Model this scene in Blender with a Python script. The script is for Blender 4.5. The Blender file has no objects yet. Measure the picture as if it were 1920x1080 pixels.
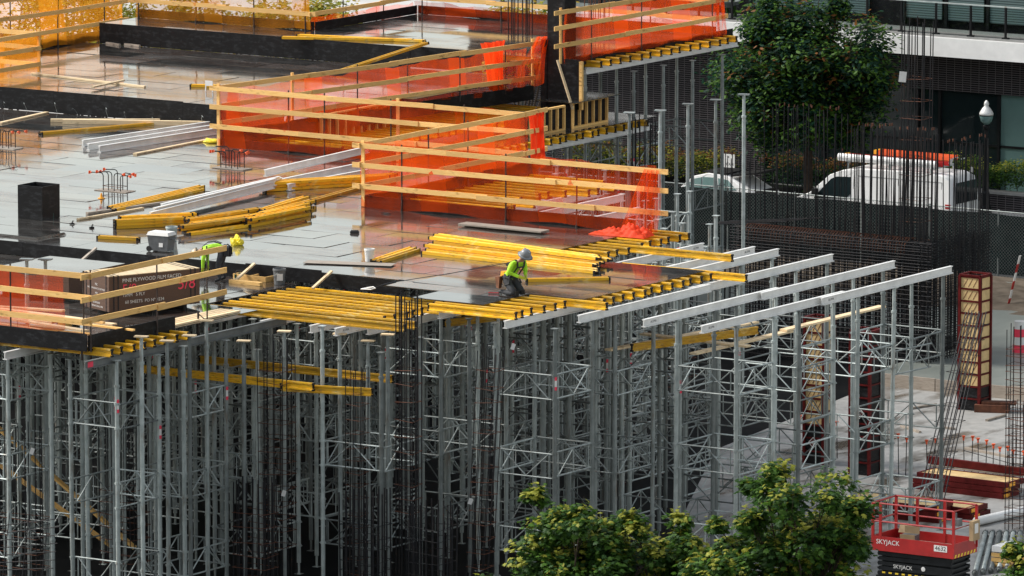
import bpy, bmesh, math, random
from mathutils import Vector, Matrix
random.seed(7)
S = bpy.context.scene
COL = S.collection
R = math.radians
# ------------------------------------------------------------------ camera
# world axes: +X runs along the yellow joists (right and nearer), +Y along the aluminium stringers (right and farther), +Z up
PITCH, HEAD, FPX = math.atan(2020/13360), R(33.3), 13360.0
CAM = Vector((98.36, -150.36, 34.7))
cam = bpy.data.cameras.new('camera'); co = bpy.data.objects.new('camera', cam); COL.objects.link(co)
cam.sensor_width = 36; cam.lens = FPX/1920*36; cam.clip_start = 5; cam.clip_end = 2000
co.location = CAM; co.rotation_euler = (math.pi/2-PITCH, 0, HEAD)
S.camera = co
# ------------------------------------------------------------------ overcast sky and soft sun
SUN_EL, SUN_AZ = R(42), R(250)          # azimuth measured from +Y clockwise
w = bpy.data.worlds.new('World'); S.world = w; w.use_nodes = True
nt = w.node_tree; nt.nodes.clear()
sky = nt.nodes.new('ShaderNodeTexSky'); sky.sky_type = 'NISHITA'; sky.sun_disc = False
sky.sun_elevation = SUN_EL; sky.sun_rotation = SUN_AZ; sky.air_density = 1.7; sky.dust_density = 1.0; sky.ozone_density = 1.0
hs = nt.nodes.new('ShaderNodeHueSaturation'); hs.inputs['Saturation'].default_value = 0.38; hs.inputs['Value'].default_value = 1.0
bg = nt.nodes.new('ShaderNodeBackground'); bg.inputs['Strength'].default_value = 0.095
ow = nt.nodes.new('ShaderNodeOutputWorld')
nt.links.new(sky.outputs[0], hs.inputs['Color']); nt.links.new(hs.outputs[0], bg.inputs['Color']); nt.links.new(bg.outputs[0], ow.inputs[0])
sl = bpy.data.lights.new('sun', 'SUN'); sl.energy = 2.7; sl.angle = R(20); sl.color = (1.0, 0.95, 0.88)
so = bpy.data.objects.new('sun', sl); COL.objects.link(so)
sd = Vector((math.sin(SUN_AZ)*math.cos(SUN_EL), math.cos(SUN_AZ)*math.cos(SUN_EL), math.sin(SUN_EL)))
so.rotation_euler = sd.to_track_quat('Z', 'Y').to_euler()
vs = S.view_settings; vs.view_transform = 'Standard'; vs.look = 'None'; vs.exposure = 0.88; vs.gamma = 1.0; vs.use_curve_mapping = False
S.cycles.use_denoising = True; S.cycles.max_bounces = 8; S.cycles.transparent_max_bounces = 24
S.cycles.sample_clamp_indirect = 6

# ------------------------------------------------------------------ measuring helper: where the sight line of a photo point meets a level
_m = co.rotation_euler.to_matrix()
def ray(px, py): return _m @ Vector((px-960, 540-py, -FPX))
def at(px, py, z=7.3):
    v = ray(px, py); t = (z-CAM.z)/v.z; return CAM+v*t
def onY(px, py, Y):
    v = ray(px, py); return CAM+v*((Y-CAM.y)/v.y)
def onX(px, py, X):
    v = ray(px, py); return CAM+v*((X-CAM.x)/v.x)
def proj(p):
    q = _m.inverted() @ (Vector(p)-CAM); return 960-FPX*q.x/q.z, 540+FPX*q.y/q.z

# ------------------------------------------------------------------ mesh helpers
class MB:
    def __init__(s): s.v, s.f, s.m = [], [], []
    def add(s, vs, fs, mi=0):
        b = len(s.v); s.v += [tuple(p) for p in vs]; s.f += [tuple(i+b for i in f) for f in fs]; s.m += [mi]*len(fs); return s
    def box(s, x0, x1, y0, y1, z0, z1, mi=0):
        return s.add([(x0,y0,z0),(x1,y0,z0),(x1,y1,z0),(x0,y1,z0),(x0,y0,z1),(x1,y0,z1),(x1,y1,z1),(x0,y1,z1)],
                     [(3,2,1,0),(4,5,6,7),(0,1,5,4),(1,2,6,5),(2,3,7,6),(3,0,4,7)], mi)
    def prof(s, p0, p1, pts, mi=0, up=(0,0,1)):
        p0, p1 = Vector(p0), Vector(p1); d = (p1-p0).normalized(); u = Vector(up)
        if abs(d.dot(u)) > .98: u = Vector((1,0,0))
        sd_ = u.cross(d).normalized(); u = d.cross(sd_); n = len(pts)
        vs = [p0+sd_*a+u*b for a, b in pts]+[p1+sd_*a+u*b for a, b in pts]
        fs = [(i, (i+1) % n, n+(i+1) % n, n+i) for i in range(n)]+[tuple(range(n-1,-1,-1)), tuple(range(n, 2*n))]
        return s.add(vs, fs, mi)
    def bar(s, p0, p1, w, h, mi=0, up=(0,0,1)):
        return s.prof(p0, p1, [(-w/2,-h/2),(w/2,-h/2),(w/2,h/2),(-w/2,h/2)], mi, up)
    def tube(s, p0, p1, r, n=8, mi=0, r1=None):
        p0, p1 = Vector(p0), Vector(p1); r1 = r if r1 is None else r1
        d = (p1-p0).normalized(); u = Vector((0,0,1)) if abs(d.z) < .95 else Vector((1,0,0))
        a = d.cross(u).normalized(); b = d.cross(a)
        cs = [(math.cos(2*math.pi*i/n), math.sin(2*math.pi*i/n)) for i in range(n)]
        vs = [p0+(a*c+b*t)*r for c, t in cs]+[p1+(a*c+b*t)*r1 for c, t in cs]
        fs = [(i, n+i, n+(i+1) % n, (i+1) % n) for i in range(n)]+[tuple(range(n)), tuple(range(2*n-1, n-1, -1))]
        return s.add(vs, fs, mi)
    def path(s, pts, r, n=5, mi=0):
        pts = [Vector(p) for p in pts]; vs, fs = [], []; prev = None
        for k, p in enumerate(pts):
            d = (pts[min(k+1, len(pts)-1)]-pts[max(k-1, 0)]).normalized()
            if prev is None: u = Vector((0,0,1)) if abs(d.z) < .9 else Vector((1,0,0)); a = d.cross(u).normalized()
            else: a = (prev-d*prev.dot(d)).normalized()
            prev = a; b = d.cross(a)
            vs += [p+(a*math.cos(2*math.pi*i/n)+b*math.sin(2*math.pi*i/n))*r for i in range(n)]
        for k in range(len(pts)-1):
            fs += [(k*n+i, k*n+(i+1) % n, (k+1)*n+(i+1) % n, (k+1)*n+i) for i in range(n)]
        fs += [tuple(range(n-1,-1,-1)), tuple((len(pts)-1)*n+i for i in range(n))]
        return s.add(vs, fs, mi)
    def lathe(s, prof, n=16, c=(0,0,0), mi=0):
        vs, fs = [], []; m = len(prof)
        for r_, z in prof:
            vs += [(c[0]+r_*math.cos(2*math.pi*i/n), c[1]+r_*math.sin(2*math.pi*i/n), c[2]+z) for i in range(n)]
        for k in range(m-1):
            fs += [(k*n+i, k*n+(i+1) % n, (k+1)*n+(i+1) % n, (k+1)*n+i) for i in range(n)]
        fs += [tuple(range(n-1,-1,-1)), tuple((m-1)*n+i for i in range(n))]
        return s.add(vs, fs, mi)
    def mesh(s, name, mats, smooth=False):
        me = bpy.data.meshes.new(name); me.from_pydata(s.v, [], s.f)
        for m_ in (mats if isinstance(mats, (list, tuple)) else [mats]): me.materials.append(M[m_])
        if any(s.m): me.polygons.foreach_set('material_index', s.m)
        if smooth: me.polygons.foreach_set('use_smooth', [True]*len(s.f))
        me.update(); return me
    def build(s, name, mats, parent=None, smooth=False, loc=None, rot=None):
        return obj(name, s.mesh(name, mats, smooth), parent, loc, rot)
def obj(name, me, parent=None, loc=None, rot=None):
    o = bpy.data.objects.new(name, me); COL.objects.link(o)
    if parent: o.parent = parent
    if loc is not None: o.location = loc
    if rot is not None: o.rotation_euler = rot
    return o
def tag(o, label=None, cat=None, group=None, kind=None):
    if label: o['label'] = label
    if cat: o['category'] = cat
    if group: o['group'] = group
    o['kind'] = kind or 'thing'
    return o
def thing(name, label, cat, loc=(0,0,0), rz=0, group=None):
    o = bpy.data.objects.new(name, None); COL.objects.link(o); o.location = loc; o.rotation_euler = (0,0,rz); o.empty_display_size = .2
    return tag(o, label, cat, group)
def struct(o): o['kind'] = 'structure'; return o
ORD = 'first second third fourth fifth sixth seventh eighth ninth tenth eleventh twelfth thirteenth fourteenth fifteenth sixteenth seventeenth eighteenth nineteenth twentieth'.split()
def nth(i):
    if i < 20: return ORD[i]
    return ('twenty-','thirty-')[(i+1)//10-2]+ORD[(i+1) % 10-1] if (i+1) % 10 else ('twentieth','thirtieth','fortieth')[(i+1)//10-2]
def text(body, parent, loc, rot, size, mat, name='lettering', ext=.001, ax='CENTER', sx=1.0, shear=0):
    c = bpy.data.curves.new(name, 'FONT'); c.body = body; c.size = size; c.align_x = ax; c.align_y = 'CENTER'; c.extrude = ext; c.shear = shear
    c.resolution_u = 3; c.materials.append(M[mat])
    f = bpy.data.objects.new(name, c); me = bpy.data.meshes.new_from_object(f); bpy.data.objects.remove(f)
    o = bpy.data.objects.new(name, me); COL.objects.link(o); o.parent = parent; o.location = loc; o.rotation_euler = rot; o.scale = (sx, 1, 1); return o

# ------------------------------------------------------------------ materials
M = {}
class N:
    """small wrapper round a material's node tree"""
    def __init__(s, name):
        m = bpy.data.materials.new(name); m.use_nodes = True; s.t = m.node_tree; s.b = s.t.nodes['Principled BSDF']; M[name] = m; s.m = m
    def new(s, k, **kw):
        n = s.t.nodes.new(k)
        for a, v in kw.items():
            if hasattr(n, a): setattr(n, a, v)
            else: n.inputs[a.replace('_', ' ')].default_value = v
        return n
    def l(s, a, b): s.t.links.new(a, b)
    def coord(s, out='Object', scale=(1,1,1)):
        c = s.new('ShaderNodeTexCoord'); mp = s.new('ShaderNodeMapping'); mp.inputs['Scale'].default_value = scale; s.l(c.outputs[out], mp.inputs[0]); return mp.outputs[0]
    def world(s, scale=(1,1,1)):
        c = s.new('ShaderNodeNewGeometry'); mp = s.new('ShaderNodeMapping'); mp.inputs['Scale'].default_value = scale; s.l(c.outputs['Position'], mp.inputs[0]); return mp.outputs[0]
    def noise(s, vec, scale, detail=4, rough=.6):
        n = s.new('ShaderNodeTexNoise'); n.inputs['Scale'].default_value = scale; n.inputs['Detail'].default_value = detail; n.inputs['Roughness'].default_value = rough
        if vec: s.l(vec, n.inputs['Vector'])
        return n.outputs['Fac']
    def ramp(s, fac, stops):
        n = s.new('ShaderNodeValToRGB'); e = n.color_ramp.elements
        while len(e) < len(stops): e.new(.5)
        for q, (p, c) in zip(e, stops): q.position = p; q.color = (*c, 1) if len(c) == 3 else c
        s.l(fac, n.inputs[0]); return n.outputs[0]
    def mix(s, fac, a, b, mode='MIX'):
        n = s.new('ShaderNodeMix', data_type='RGBA', blend_type=mode)
        for sock, v in ((n.inputs[0], fac), (n.inputs[6], a), (n.inputs[7], b)):
            if isinstance(v, (int, float)): sock.default_value = v
            elif isinstance(v, tuple): sock.default_value = (*v, 1)
            else: s.l(v, sock)
        return n.outputs[2]
    def rand(s): return s.new('ShaderNodeObjectInfo').outputs['Random']
    def set(s, col=None, rough=None, metal=None, **kw):
        for k, v in (('Base Color', col), ('Roughness', rough), ('Metallic', metal), *[(a.replace('_', ' '), b) for a, b in kw.items()]):
            if v is None: continue
            if isinstance(v, tuple): s.b.inputs[k].default_value = (*v, 1)
            elif isinstance(v, (int, float)): s.b.inputs[k].default_value = v
            else: s.l(v, s.b.inputs[k])
        return s
    def bump(s, h, strength=.3, dist=.01):
        b = s.new('ShaderNodeBump'); b.inputs['Strength'].default_value = strength; b.inputs['Distance'].default_value = dist; s.l(h, b.inputs['Height']); s.l(b.outputs[0], s.b.inputs['Normal'])
        return s
def plain(name, col, rough=.6, metal=0, var=.25, scale=3.0, **kw):
    """one paint or stuff with a little dirt: noise darkens and lightens the colour"""
    n = N(name); f = n.noise(n.coord(), scale, 5)
    lo = tuple(c*(1-var) for c in col); hi = tuple(min(1, c*(1+var)) for c in col)
    n.set(n.ramp(f, [(.3, lo), (.7, hi)]), rough, metal, **kw); return n
# wet film-faced plywood of the decks
n = N('film_ply'); wp = n.world((1,1,1)); ra = n.rand()
base = n.mix(ra, (.014,.018,.019), (.060,.040,.032))
dirt = n.ramp(n.noise(n.world((.5,1.6,1)), 1.2, 6, .7), [(.45,(0,0,0)),(.72,(1,1,1))])
base = n.mix(dirt, base, (.10,.10,.095))
scr = n.ramp(n.noise(n.world((1.2,9,1)), 2.5, 5, .8), [(.60,(0,0,0)),(.74,(1,1,1))])
base = n.mix(scr, base, (.17,.15,.14))
saw = n.ramp(n.noise(n.world((1,1,1)), 16, 3, .6), [(.66,(0,0,0)),(.71,(1,1,1))]); zone = n.ramp(n.noise(n.world(), .45, 3), [(.45,(0,0,0)),(.6,(1,1,1))])
base = n.mix(n.mix(1.0, saw, zone, 'MULTIPLY'), base, (.40,.35,.28))
wet = n.noise(n.world((.35,.8,1)), 1.0, 4, .6)
mr = n.new('ShaderNodeMapRange'); mr.inputs[3].default_value = .35; mr.inputs[4].default_value = 1.5; n.l(ra, mr.inputs[0])
rm = n.new('ShaderNodeMath', operation='MULTIPLY'); n.l(n.ramp(wet, [(.40,(.05,)*3),(.66,(.27,)*3)]), rm.inputs[0]); n.l(mr.outputs[0], rm.inputs[1])
n.set(base, rm.outputs[0], 0, IOR=1.6, Coat_Weight=.7, Coat_Roughness=.06)
n.bump(n.noise(n.world((1,1,1)), 5, 3), .12, .004)
# dry plywood form boards (black film), scratched
n = N('form_black'); sc_ = n.ramp(n.noise(n.coord('Object', (1,1,2.5)), 3, 7, .75), [(.5,(.012,.012,.013)),(.66,(.035,.037,.04)),(.8,(.13,.13,.13))])
n.set(sc_, .42)
def wood(name, c0, c1, rough=.7, lo=.75):
    n = N(name); v = n.coord('Object', (1.2,14,14)); f = n.noise(v, 2.2, 6, .65); ra = n.rand()
    k = n.noise(n.coord('Object', (2,6,6)), 1.5, 2)
    col = n.mix(n.ramp(f, [(.3,(0,0,0)),(.75,(1,1,1))]), c0, c1)
    col = n.mix(n.ramp(k, [(.62,(0,0,0)),(.75,(1,1,1))]), col, tuple(a*.55 for a in c0))
    hv = n.new('ShaderNodeHueSaturation'); mr = n.new('ShaderNodeMapRange'); mr.inputs[3].default_value = lo; mr.inputs[4].default_value = 1.15
    n.l(ra, mr.inputs[0]); n.l(mr.outputs[0], hv.inputs['Value']); n.l(col, hv.inputs['Color'])
    n.set(hv.outputs[0], rough); return n
wood('raw_wood', (.74,.40,.11), (.92,.62,.24), .7, .8)
wood('pale_wood', (.66,.48,.27), (.88,.72,.48))
wood('grey_wood', (.25,.21,.17), (.42,.36,.30))
wood('joist_yellow', (.86,.40,.004), (.98,.60,.015), .55, .5)
n = M['joist_yellow']; nt_ = n.node_tree
# worn, dirty patches on the yellow varnish
q = N.__new__(N); q.t = nt_; q.b = nt_.nodes['Principled BSDF']; src = q.b.inputs['Base Color'].links[0].from_socket
wear = q.ramp(q.noise(q.coord('Object', (1.5,9,9)), 2.6, 6, .7), [(.52,(0,0,0)),(.70,(1,1,1))])
pale = q.ramp(q.noise(q.coord('Object', (1,4,4)), 2.1, 5, .7), [(.55,(0,0,0)),(.75,(1,1,1))])
spl = q.ramp(q.noise(q.coord('Object', (6,12,12)), 5, 4, .6), [(.64,(0,0,0)),(.70,(1,1,1))])
q.l(q.mix(spl, q.mix(wear, q.mix(pale, src, (.84,.68,.28)), (.20,.12,.02)), (.46,.42,.33)), q.b.inputs['Base Color'])
plain('cap_black', (.02,.02,.02), .5)
plain('aluminium', (.74,.74,.72), .45, .15, .12, 2)
n = N('galvanised'); f = n.noise(n.coord(), 2.4, 5); gv = n.ramp(f, [(.3,(.25,.29,.285)),(.7,(.47,.52,.51))])
rs = n.ramp(n.noise(n.world((3,3,.6)), 1.6, 6, .7), [(.56,(0,0,0)),(.72,(1,1,1))]); hv = n.new('ShaderNodeHueSaturation'); mr = n.new('ShaderNodeMapRange'); mr.inputs[3].default_value = .38; mr.inputs[4].default_value = 1.3
n.l(n.rand(), mr.inputs[0]); n.l(mr.outputs[0], hv.inputs['Value']); n.l(n.mix(rs, gv, (.20,.16,.12)), hv.inputs['Color']); n.set(hv.outputs[0], .48, .3)
plain('galv_dull', (.15,.16,.158), .55, .35, .3, 2.2)
n = N('rebar'); f = n.noise(n.world(), 3.0, 5, .7); n.set(n.ramp(f, [(.45,(.022,.023,.026)),(.66,(.04,.036,.035)),(.80,(.13,.05,.022))]), .6, .3)
plain('rust', (.12,.042,.020), .8, 0, .5, 6)
plain('steel_dark', (.055,.042,.038), .55, .4, .5, 5)
plain('cap_orange', (.85,.12,.03), .5, 0, .15)
plain('black_rubber', (.015,.015,.016), .6)
plain('white_paint', (.78,.78,.77), .35, 0, .06)
plain('white_plastic', (.72,.71,.69), .4, 0, .08)
plain('grey_plastic', (.12,.125,.13), .42, 0, .25, 6)
plain('red_paint', (.36,.012,.012), .38, 0, .18, 3)
plain('red_dark', (.09,.010,.010), .5, 0, .35, 4)
plain('lift_black', (.016,.018,.02), .4, 0, .3)
plain('yellow_paint', (.80,.55,.03), .5, 0, .1)
plain('amber', (.85,.38,.02), .5, 0, .15)
plain('pink_paint', (.85,.05,.10), .6, 0, .1)
plain('teal_case', (.01,.12,.10), .4, 0, .2)
plain('green_tool', (.02,.10,.075), .4, 0, .2)
plain('bag_yellow', (.85,.68,.03), .5, 0, .12)
plain('cardboard', (.38,.27,.15), .8, 0, .15)
plain('lime', (.42,.80,.03), .7, 0, .15, 9)
plain('trousers', (.035,.037,.042), .85, 0, .35, 9)
plain('skin', (.36,.20,.13), .6, 0, .1)
plain('glove', (.55,.60,.04), .7, 0, .2)
plain('helmet_grey', (.20,.215,.225), .35, 0, .12)
plain('helmet_tan', (.52,.42,.30), .4, 0, .12)
plain('leather', (.16,.06,.025), .7, 0, .4, 8)
plain('strap_black', (.012,.013,.016), .7)
plain('glass_dark', (.012,.02,.022), .05, 0, .1)
plain('stone_cap', (.22,.22,.215), .7, 0, .15)
plain('clad_dark', (.016,.014,.016), .6, 0, .2)
plain('frame_dark', (.012,.013,.014), .45)
plain('tyre', (.014,.014,.014), .8)
plain('ply_tan', (.60,.43,.20), .6, 0, .18, 5)
plain('bark', (.06,.045,.035), .9, 0, .4, 8)
n = N('bundle_side'); z = n.new('ShaderNodeTexWave', wave_type='BANDS', bands_direction='Z'); z.inputs['Scale'].default_value = 9.2; z.inputs['Distortion'].default_value = .5; n.l(n.coord(), z.inputs['Vector'])
n.set(n.mix(n.ramp(n.noise(n.coord('Object',(1,1,8)), 3, 4), [(.3,(0,0,0)),(.7,(1,1,1))]), n.mix(z.outputs['Fac'], (.075,.038,.022), (.12,.062,.038)), (.095,.05,.032)), .6)
n = N('net'); tr = n.new('ShaderNodeBsdfTransparent'); df = n.new('ShaderNodeBsdfDiffuse'); tl = n.new('ShaderNodeBsdfTranslucent'); ms = n.new('ShaderNodeMixShader'); ms2 = n.new('ShaderNodeMixShader')
c = (1.0,.10,.008,1); df.inputs[0].default_value = c; tl.inputs[0].default_value = c; ms.inputs[0].default_value = .5
fz = n.noise(n.world((3.2,3.2,.5)), 1.3, 5); wv = n.new('ShaderNodeTexWave', wave_type='BANDS', bands_direction='DIAGONAL'); wv.inputs['Scale'].default_value = .16; wv.inputs['Distortion'].default_value = 2.5; n.l(n.world((1,1,.15)), wv.inputs['Vector'])
band = n.ramp(wv.outputs['Fac'], [(.86,(0,0,0)),(.90,(1,1,1))]); thick = n.mix(band, n.ramp(fz, [(.3,(.29,)*3),(.7,(.42,)*3)]), (.56,)*3)
n.l(df.outputs[0], ms.inputs[1]); n.l(tl.outputs[0], ms.inputs[2]); n.l(thick, ms2.inputs[0]); n.l(tr.outputs[0], ms2.inputs[1]); n.l(ms.outputs[0], ms2.inputs[2])
n.l(ms2.outputs[0], n.t.nodes['Material Output'].inputs[0])
n = N('net_hazed'); tr = n.new('ShaderNodeBsdfTransparent'); df = n.new('ShaderNodeBsdfDiffuse'); tl = n.new('ShaderNodeBsdfTranslucent'); ms = n.new('ShaderNodeMixShader'); ms2 = n.new('ShaderNodeMixShader')
c = (1.0,.36,.02,1); df.inputs[0].default_value = c; tl.inputs[0].default_value = c; ms.inputs[0].default_value = .5  # same net, warm haze painted in as a yellower colour
fz = n.noise(n.world((3.2,3.2,.5)), 1.3, 5); wv = n.new('ShaderNodeTexWave', wave_type='BANDS', bands_direction='DIAGONAL'); wv.inputs['Scale'].default_value = .16; wv.inputs['Distortion'].default_value = 2.5; n.l(n.world((1,1,.15)), wv.inputs['Vector'])
band = n.ramp(wv.outputs['Fac'], [(.86,(0,0,0)),(.90,(1,1,1))]); thick = n.mix(band, n.ramp(fz, [(.3,(.29,)*3),(.7,(.42,)*3)]), (.56,)*3)
n.l(df.outputs[0], ms.inputs[1]); n.l(tl.outputs[0], ms.inputs[2]); n.l(thick, ms2.inputs[0]); n.l(tr.outputs[0], ms2.inputs[1]); n.l(ms.outputs[0], ms2.inputs[2])
n.l(ms2.outputs[0], n.t.nodes['Material Output'].inputs[0])
n = N('net_folded'); n.set((.90,.075,.012), .7); tl = n.new('ShaderNodeBsdfTranslucent'); tl.inputs[0].default_value = (1,.10,.02,1); ms = n.new('ShaderNodeMixShader'); ms.inputs[0].default_value = .4
n.l(n.b.outputs[0], ms.inputs[1]); n.l(tl.outputs[0], ms.inputs[2]); n.l(ms.outputs[0], n.t.nodes['Material Output'].inputs[0])
# site slab: pale wet concrete with silt stains
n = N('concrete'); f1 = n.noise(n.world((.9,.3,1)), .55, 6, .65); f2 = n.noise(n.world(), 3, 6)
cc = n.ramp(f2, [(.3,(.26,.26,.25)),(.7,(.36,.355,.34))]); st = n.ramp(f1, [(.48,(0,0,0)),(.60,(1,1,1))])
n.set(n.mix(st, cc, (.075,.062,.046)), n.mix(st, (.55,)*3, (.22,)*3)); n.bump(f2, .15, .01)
n = N('green_concrete'); f2 = n.noise(n.world((1,.4,1)), 1.2, 6); n.set(n.ramp(f2, [(.3,(.15,.17,.155)),(.7,(.22,.235,.215))]), .38)
n = N('pavement'); f2 = n.noise(n.world(), .8, 6); n.set(n.ramp(f2, [(.3,(.42,.41,.39)),(.7,(.54,.53,.51))]), .6)
n = N('asphalt'); f2 = n.noise(n.world(), 2, 6); n.set(n.ramp(f2, [(.3,(.04,.04,.042)),(.7,(.065,.065,.066))]), .4)
n = N('brick'); b = n.new('ShaderNodeTexBrick'); cx = n.new('ShaderNodeSeparateXYZ'); cb = n.new('ShaderNodeCombineXYZ'); g = n.new('ShaderNodeNewGeometry')
n.l(g.outputs['Position'], cx.inputs[0]); n.l(cx.outputs[0], cb.inputs[0]); n.l(cx.outputs[2], cb.inputs[1]); n.l(cb.outputs[0], b.inputs['Vector'])
b.offset = 0.0; b.inputs['Scale'].default_value = 1; b.inputs['Brick Width'].default_value = .33; b.inputs['Row Height'].default_value = .078; b.inputs['Mortar Size'].default_value = .012; b.inputs['Mortar Smooth'].default_value = .1
b.inputs['Color1'].default_value = (.010,.010,.012,1); b.inputs['Color2'].default_value = (.018,.016,.018,1); b.inputs['Mortar'].default_value = (.11,.10,.105,1)
n.set(b.outputs['Color'], .6); inv = n.new('ShaderNodeMath', operation='SUBTRACT'); inv.inputs[0].default_value = 1; n.l(b.outputs['Fac'], inv.inputs[1]); n.bump(inv.outputs[0], .6, .008)
n = N('blind'); wv = n.new('ShaderNodeTexWave', wave_type='BANDS', bands_direction='Z'); wv.inputs['Scale'].default_value = 3.6; n.l(n.coord(), wv.inputs['Vector']); n.set(n.ramp(wv.outputs['Fac'], [(.25,(.05,.075,.075)),(.6,(.17,.24,.235))]), .35)
plain('teal_glass', (.13,.22,.21), .12, 0, .15, .6)
plain('windscreen', (.006,.016,.017), .75, 0, .35, 2)
n = N('clear_glass'); n.set((.75,.85,.84), .02, 0); n.b.inputs['Transmission Weight'].default_value = 1.0
def leafmat(name, col, trans=.35):
    n = N(name); f = n.noise(n.world(), 4, 3); n.set(n.ramp(f, [(.3, tuple(c*.6 for c in col)), (.7, tuple(min(1, c*1.3) for c in col))]), .55, 0, Specular_IOR_Level=.18)
    tl = n.new('ShaderNodeBsdfTranslucent'); tl.inputs[0].default_value = (*[min(1, c*1.3) for c in col], 1); ms = n.new('ShaderNodeMixShader'); ms.inputs[0].default_value = trans
    n.l(n.b.outputs[0], ms.inputs[1]); n.l(tl.outputs[0], ms.inputs[2]); n.l(ms.outputs[0], n.t.nodes['Material Output'].inputs[0])
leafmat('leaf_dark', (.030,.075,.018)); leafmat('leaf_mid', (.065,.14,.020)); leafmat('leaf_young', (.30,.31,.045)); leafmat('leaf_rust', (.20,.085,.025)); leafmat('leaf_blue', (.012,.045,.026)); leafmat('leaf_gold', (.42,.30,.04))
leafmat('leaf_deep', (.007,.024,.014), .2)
n = N('shade_mud'); f2 = n.noise(n.world(), 1.5, 6); n.set(n.ramp(f2, [(.3,(.004,.005,.006)),(.7,(.011,.011,.011))]), .55)  # mud taken down to near black, painting the under-deck shade into it
n = N('dirt'); f2 = n.noise(n.world(), 1.8, 6); n.set(n.ramp(f2, [(.3,(.07,.055,.04)),(.7,(.16,.13,.10))]), .8); n.bump(f2, .6, .05)
for k_ in ('shade_mud','brick','form_black','rebar','windscreen','clad_dark','frame_dark','lift_black','cap_black','bark','dirt','red_dark'): M[k_].node_tree.nodes['Principled BSDF'].inputs['Specular IOR Level'].default_value = .12
for k_ in ('shade_mud',): M[k_].node_tree.nodes['Principled BSDF'].inputs['Specular IOR Level'].default_value = .03
# ================================================================== SETTING: ground, slab, street
Z0, ZL, Z1, Z2 = 7.3, 6.95, 7.95, 8.6       # main deck, lower deck, first and second raised deck
g = MB(); g.add([(-900,-400,0),(500,-400,0),(500,900,0),(-900,900,0)], [(0,1,2,3)]); struct(g.build('ground', 'asphalt'))
g = MB(); g.add([(-300,61.6,.006),(-47.5,61.6,.006),(-47.5,300,.006),(-300,300,.006)], [(0,1,2,3)]); struct(g.build('plaza', 'pavement'))
g = MB(); g.add([(-300,24,.006),(-42,24,.006),(-27.3,50,.006),(-27.3,51.4,.006),(-300,51.4,.006)], [(0,1,2,3,4)]); struct(g.build('back_path', 'pavement'))
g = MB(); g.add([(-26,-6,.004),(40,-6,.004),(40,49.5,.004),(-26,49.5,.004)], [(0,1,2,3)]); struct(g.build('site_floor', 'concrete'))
g = MB(); g.add([(-70,-40,.009),(9,-40,.009),(5.5,-5,.009),(1.6,4,.009),(-6,19,.009),(-10,44,.009),(-26,44,.009),(-26,22,.009),(-70,22,.009)], [tuple(range(9))]); struct(g.build('shade_mud_floor', 'shade_mud'))  # dark ground sheet, blackened and widened to deepen the shade under the deck
g = MB(); g.add([(-75,52.2,.004),(60,52.2,.004),(60,61.38,.004),(-75,61.38,.004)], [(0,1,2,3)]); struct(g.build('street', 'asphalt'))
g = MB(); g.box(-27.2,60,61.4,66.9,0,.13); struct(g.build('pavement', 'pavement'))
g = MB(); g.box(-75,-27.21,61.4,66.9,0,.12); struct(g.build('planting_bed', 'shade_mud'))
g = MB(); g.box(-8.3,20,31.2,49.4,.008,.36); g.box(-32,-8.302,38.6,49.4,.008,.359); struct(g.build('raised_slab', 'green_concrete'))
g = MB()
vs, fs = [], []
for i in range(81):
    for j in range(13): vs.append((-32+i*.65, 43.2+j*.62, .30+(.16*math.sin(math.pi*j/12)**.5+.06*math.sin(i*.9+j)+.05*math.sin(i*2.3-j*1.7))*(0 < j < 12)))
for i in range(80):
    for j in range(12): a_ = i*13+j; fs.append((a_,a_+13,a_+14,a_+1))
g.add(vs, fs); struct(g.build('dirt_bank', 'dirt', None, True))
t = thing('slab_edge_form', 'low timber board form along the edge of the raised green slab', 'formwork', (0,0,0))
for k in range(7):
    x0 = -8.3+k*2.5; MB().box(x0, x0+2.47, 31.12, 31.19, .006, .40+random.uniform(-.03,.03)).build('board', 'grey_wood', t)

# ================================================================== DECKS: every plywood sheet a panel
_pan = {}
def panel_mesh(w_, h_):
    k = (round(w_,2), round(h_,2))
    if k not in _pan:
        m = MB(); m.box(-w_/2+.006, w_/2-.006, -h_/2+.006, h_/2-.006, -.018, 0); _pan[k] = m.mesh('plywood_panel', 'film_ply')
    return _pan[k]
def deck(name, z, rects, far=()):
    root = bpy.data.objects.new(name, None); COL.objects.link(root); root.location = (0,0,z); root['kind'] = 'structure'
    for (x0, x1, y0, y1) in rects:
        y = y0; row = 0
        while y < y1-.02:
            h_ = min(1.22, y1-y); x = x0-(1.22 if row % 2 else 0)
            while x < x1-.02:
                a, b = max(x, x0), min(x+2.44, x1)
                if b-a > .03:
                    cx, cy = (a+b)/2, (y+y+h_)/2
                    px, py = proj((cx, cy, z))
                    if px > -260:
                        o = obj('plywood_panel', panel_mesh(b-a, h_), root, (cx, cy, random.uniform(-.005,0)))
                        o.rotation_euler = (random.gauss(0,.0042), random.gauss(0,.003), 0)
                x += 2.44
            y += h_; row += 1
    for (x0, x1, y0, y1) in far: obj('plywood_panel', panel_mesh(x1-x0, y1-y0), root, ((x0+x1)/2,(y0+y1)/2,-.004))
    return root
deck('main_deck', Z0, [(-37,-12.95,.70,19.8), (-37,-23.85,19.8,23.4), (-12.95,-3.85,.70,11.4), (-3.85,1.45,.55,6.4), (-2.4,-.22,-1.6,.55), (-4.2,-2.4,-.3,.70)], [(-60,-37.01,.7,19.8)])
deck('lower_deck', ZL, [(-19,-7.5,-10.9,.62), (-7.5,-5.8,-10.9,-3.62)], [(-50,-19.01,-10.9,.62)])
deck('raised_deck', Z1, [(-39.8,-23.4,23.5,34.6), (-23.4,-22.4,28,34.6)])
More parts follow.
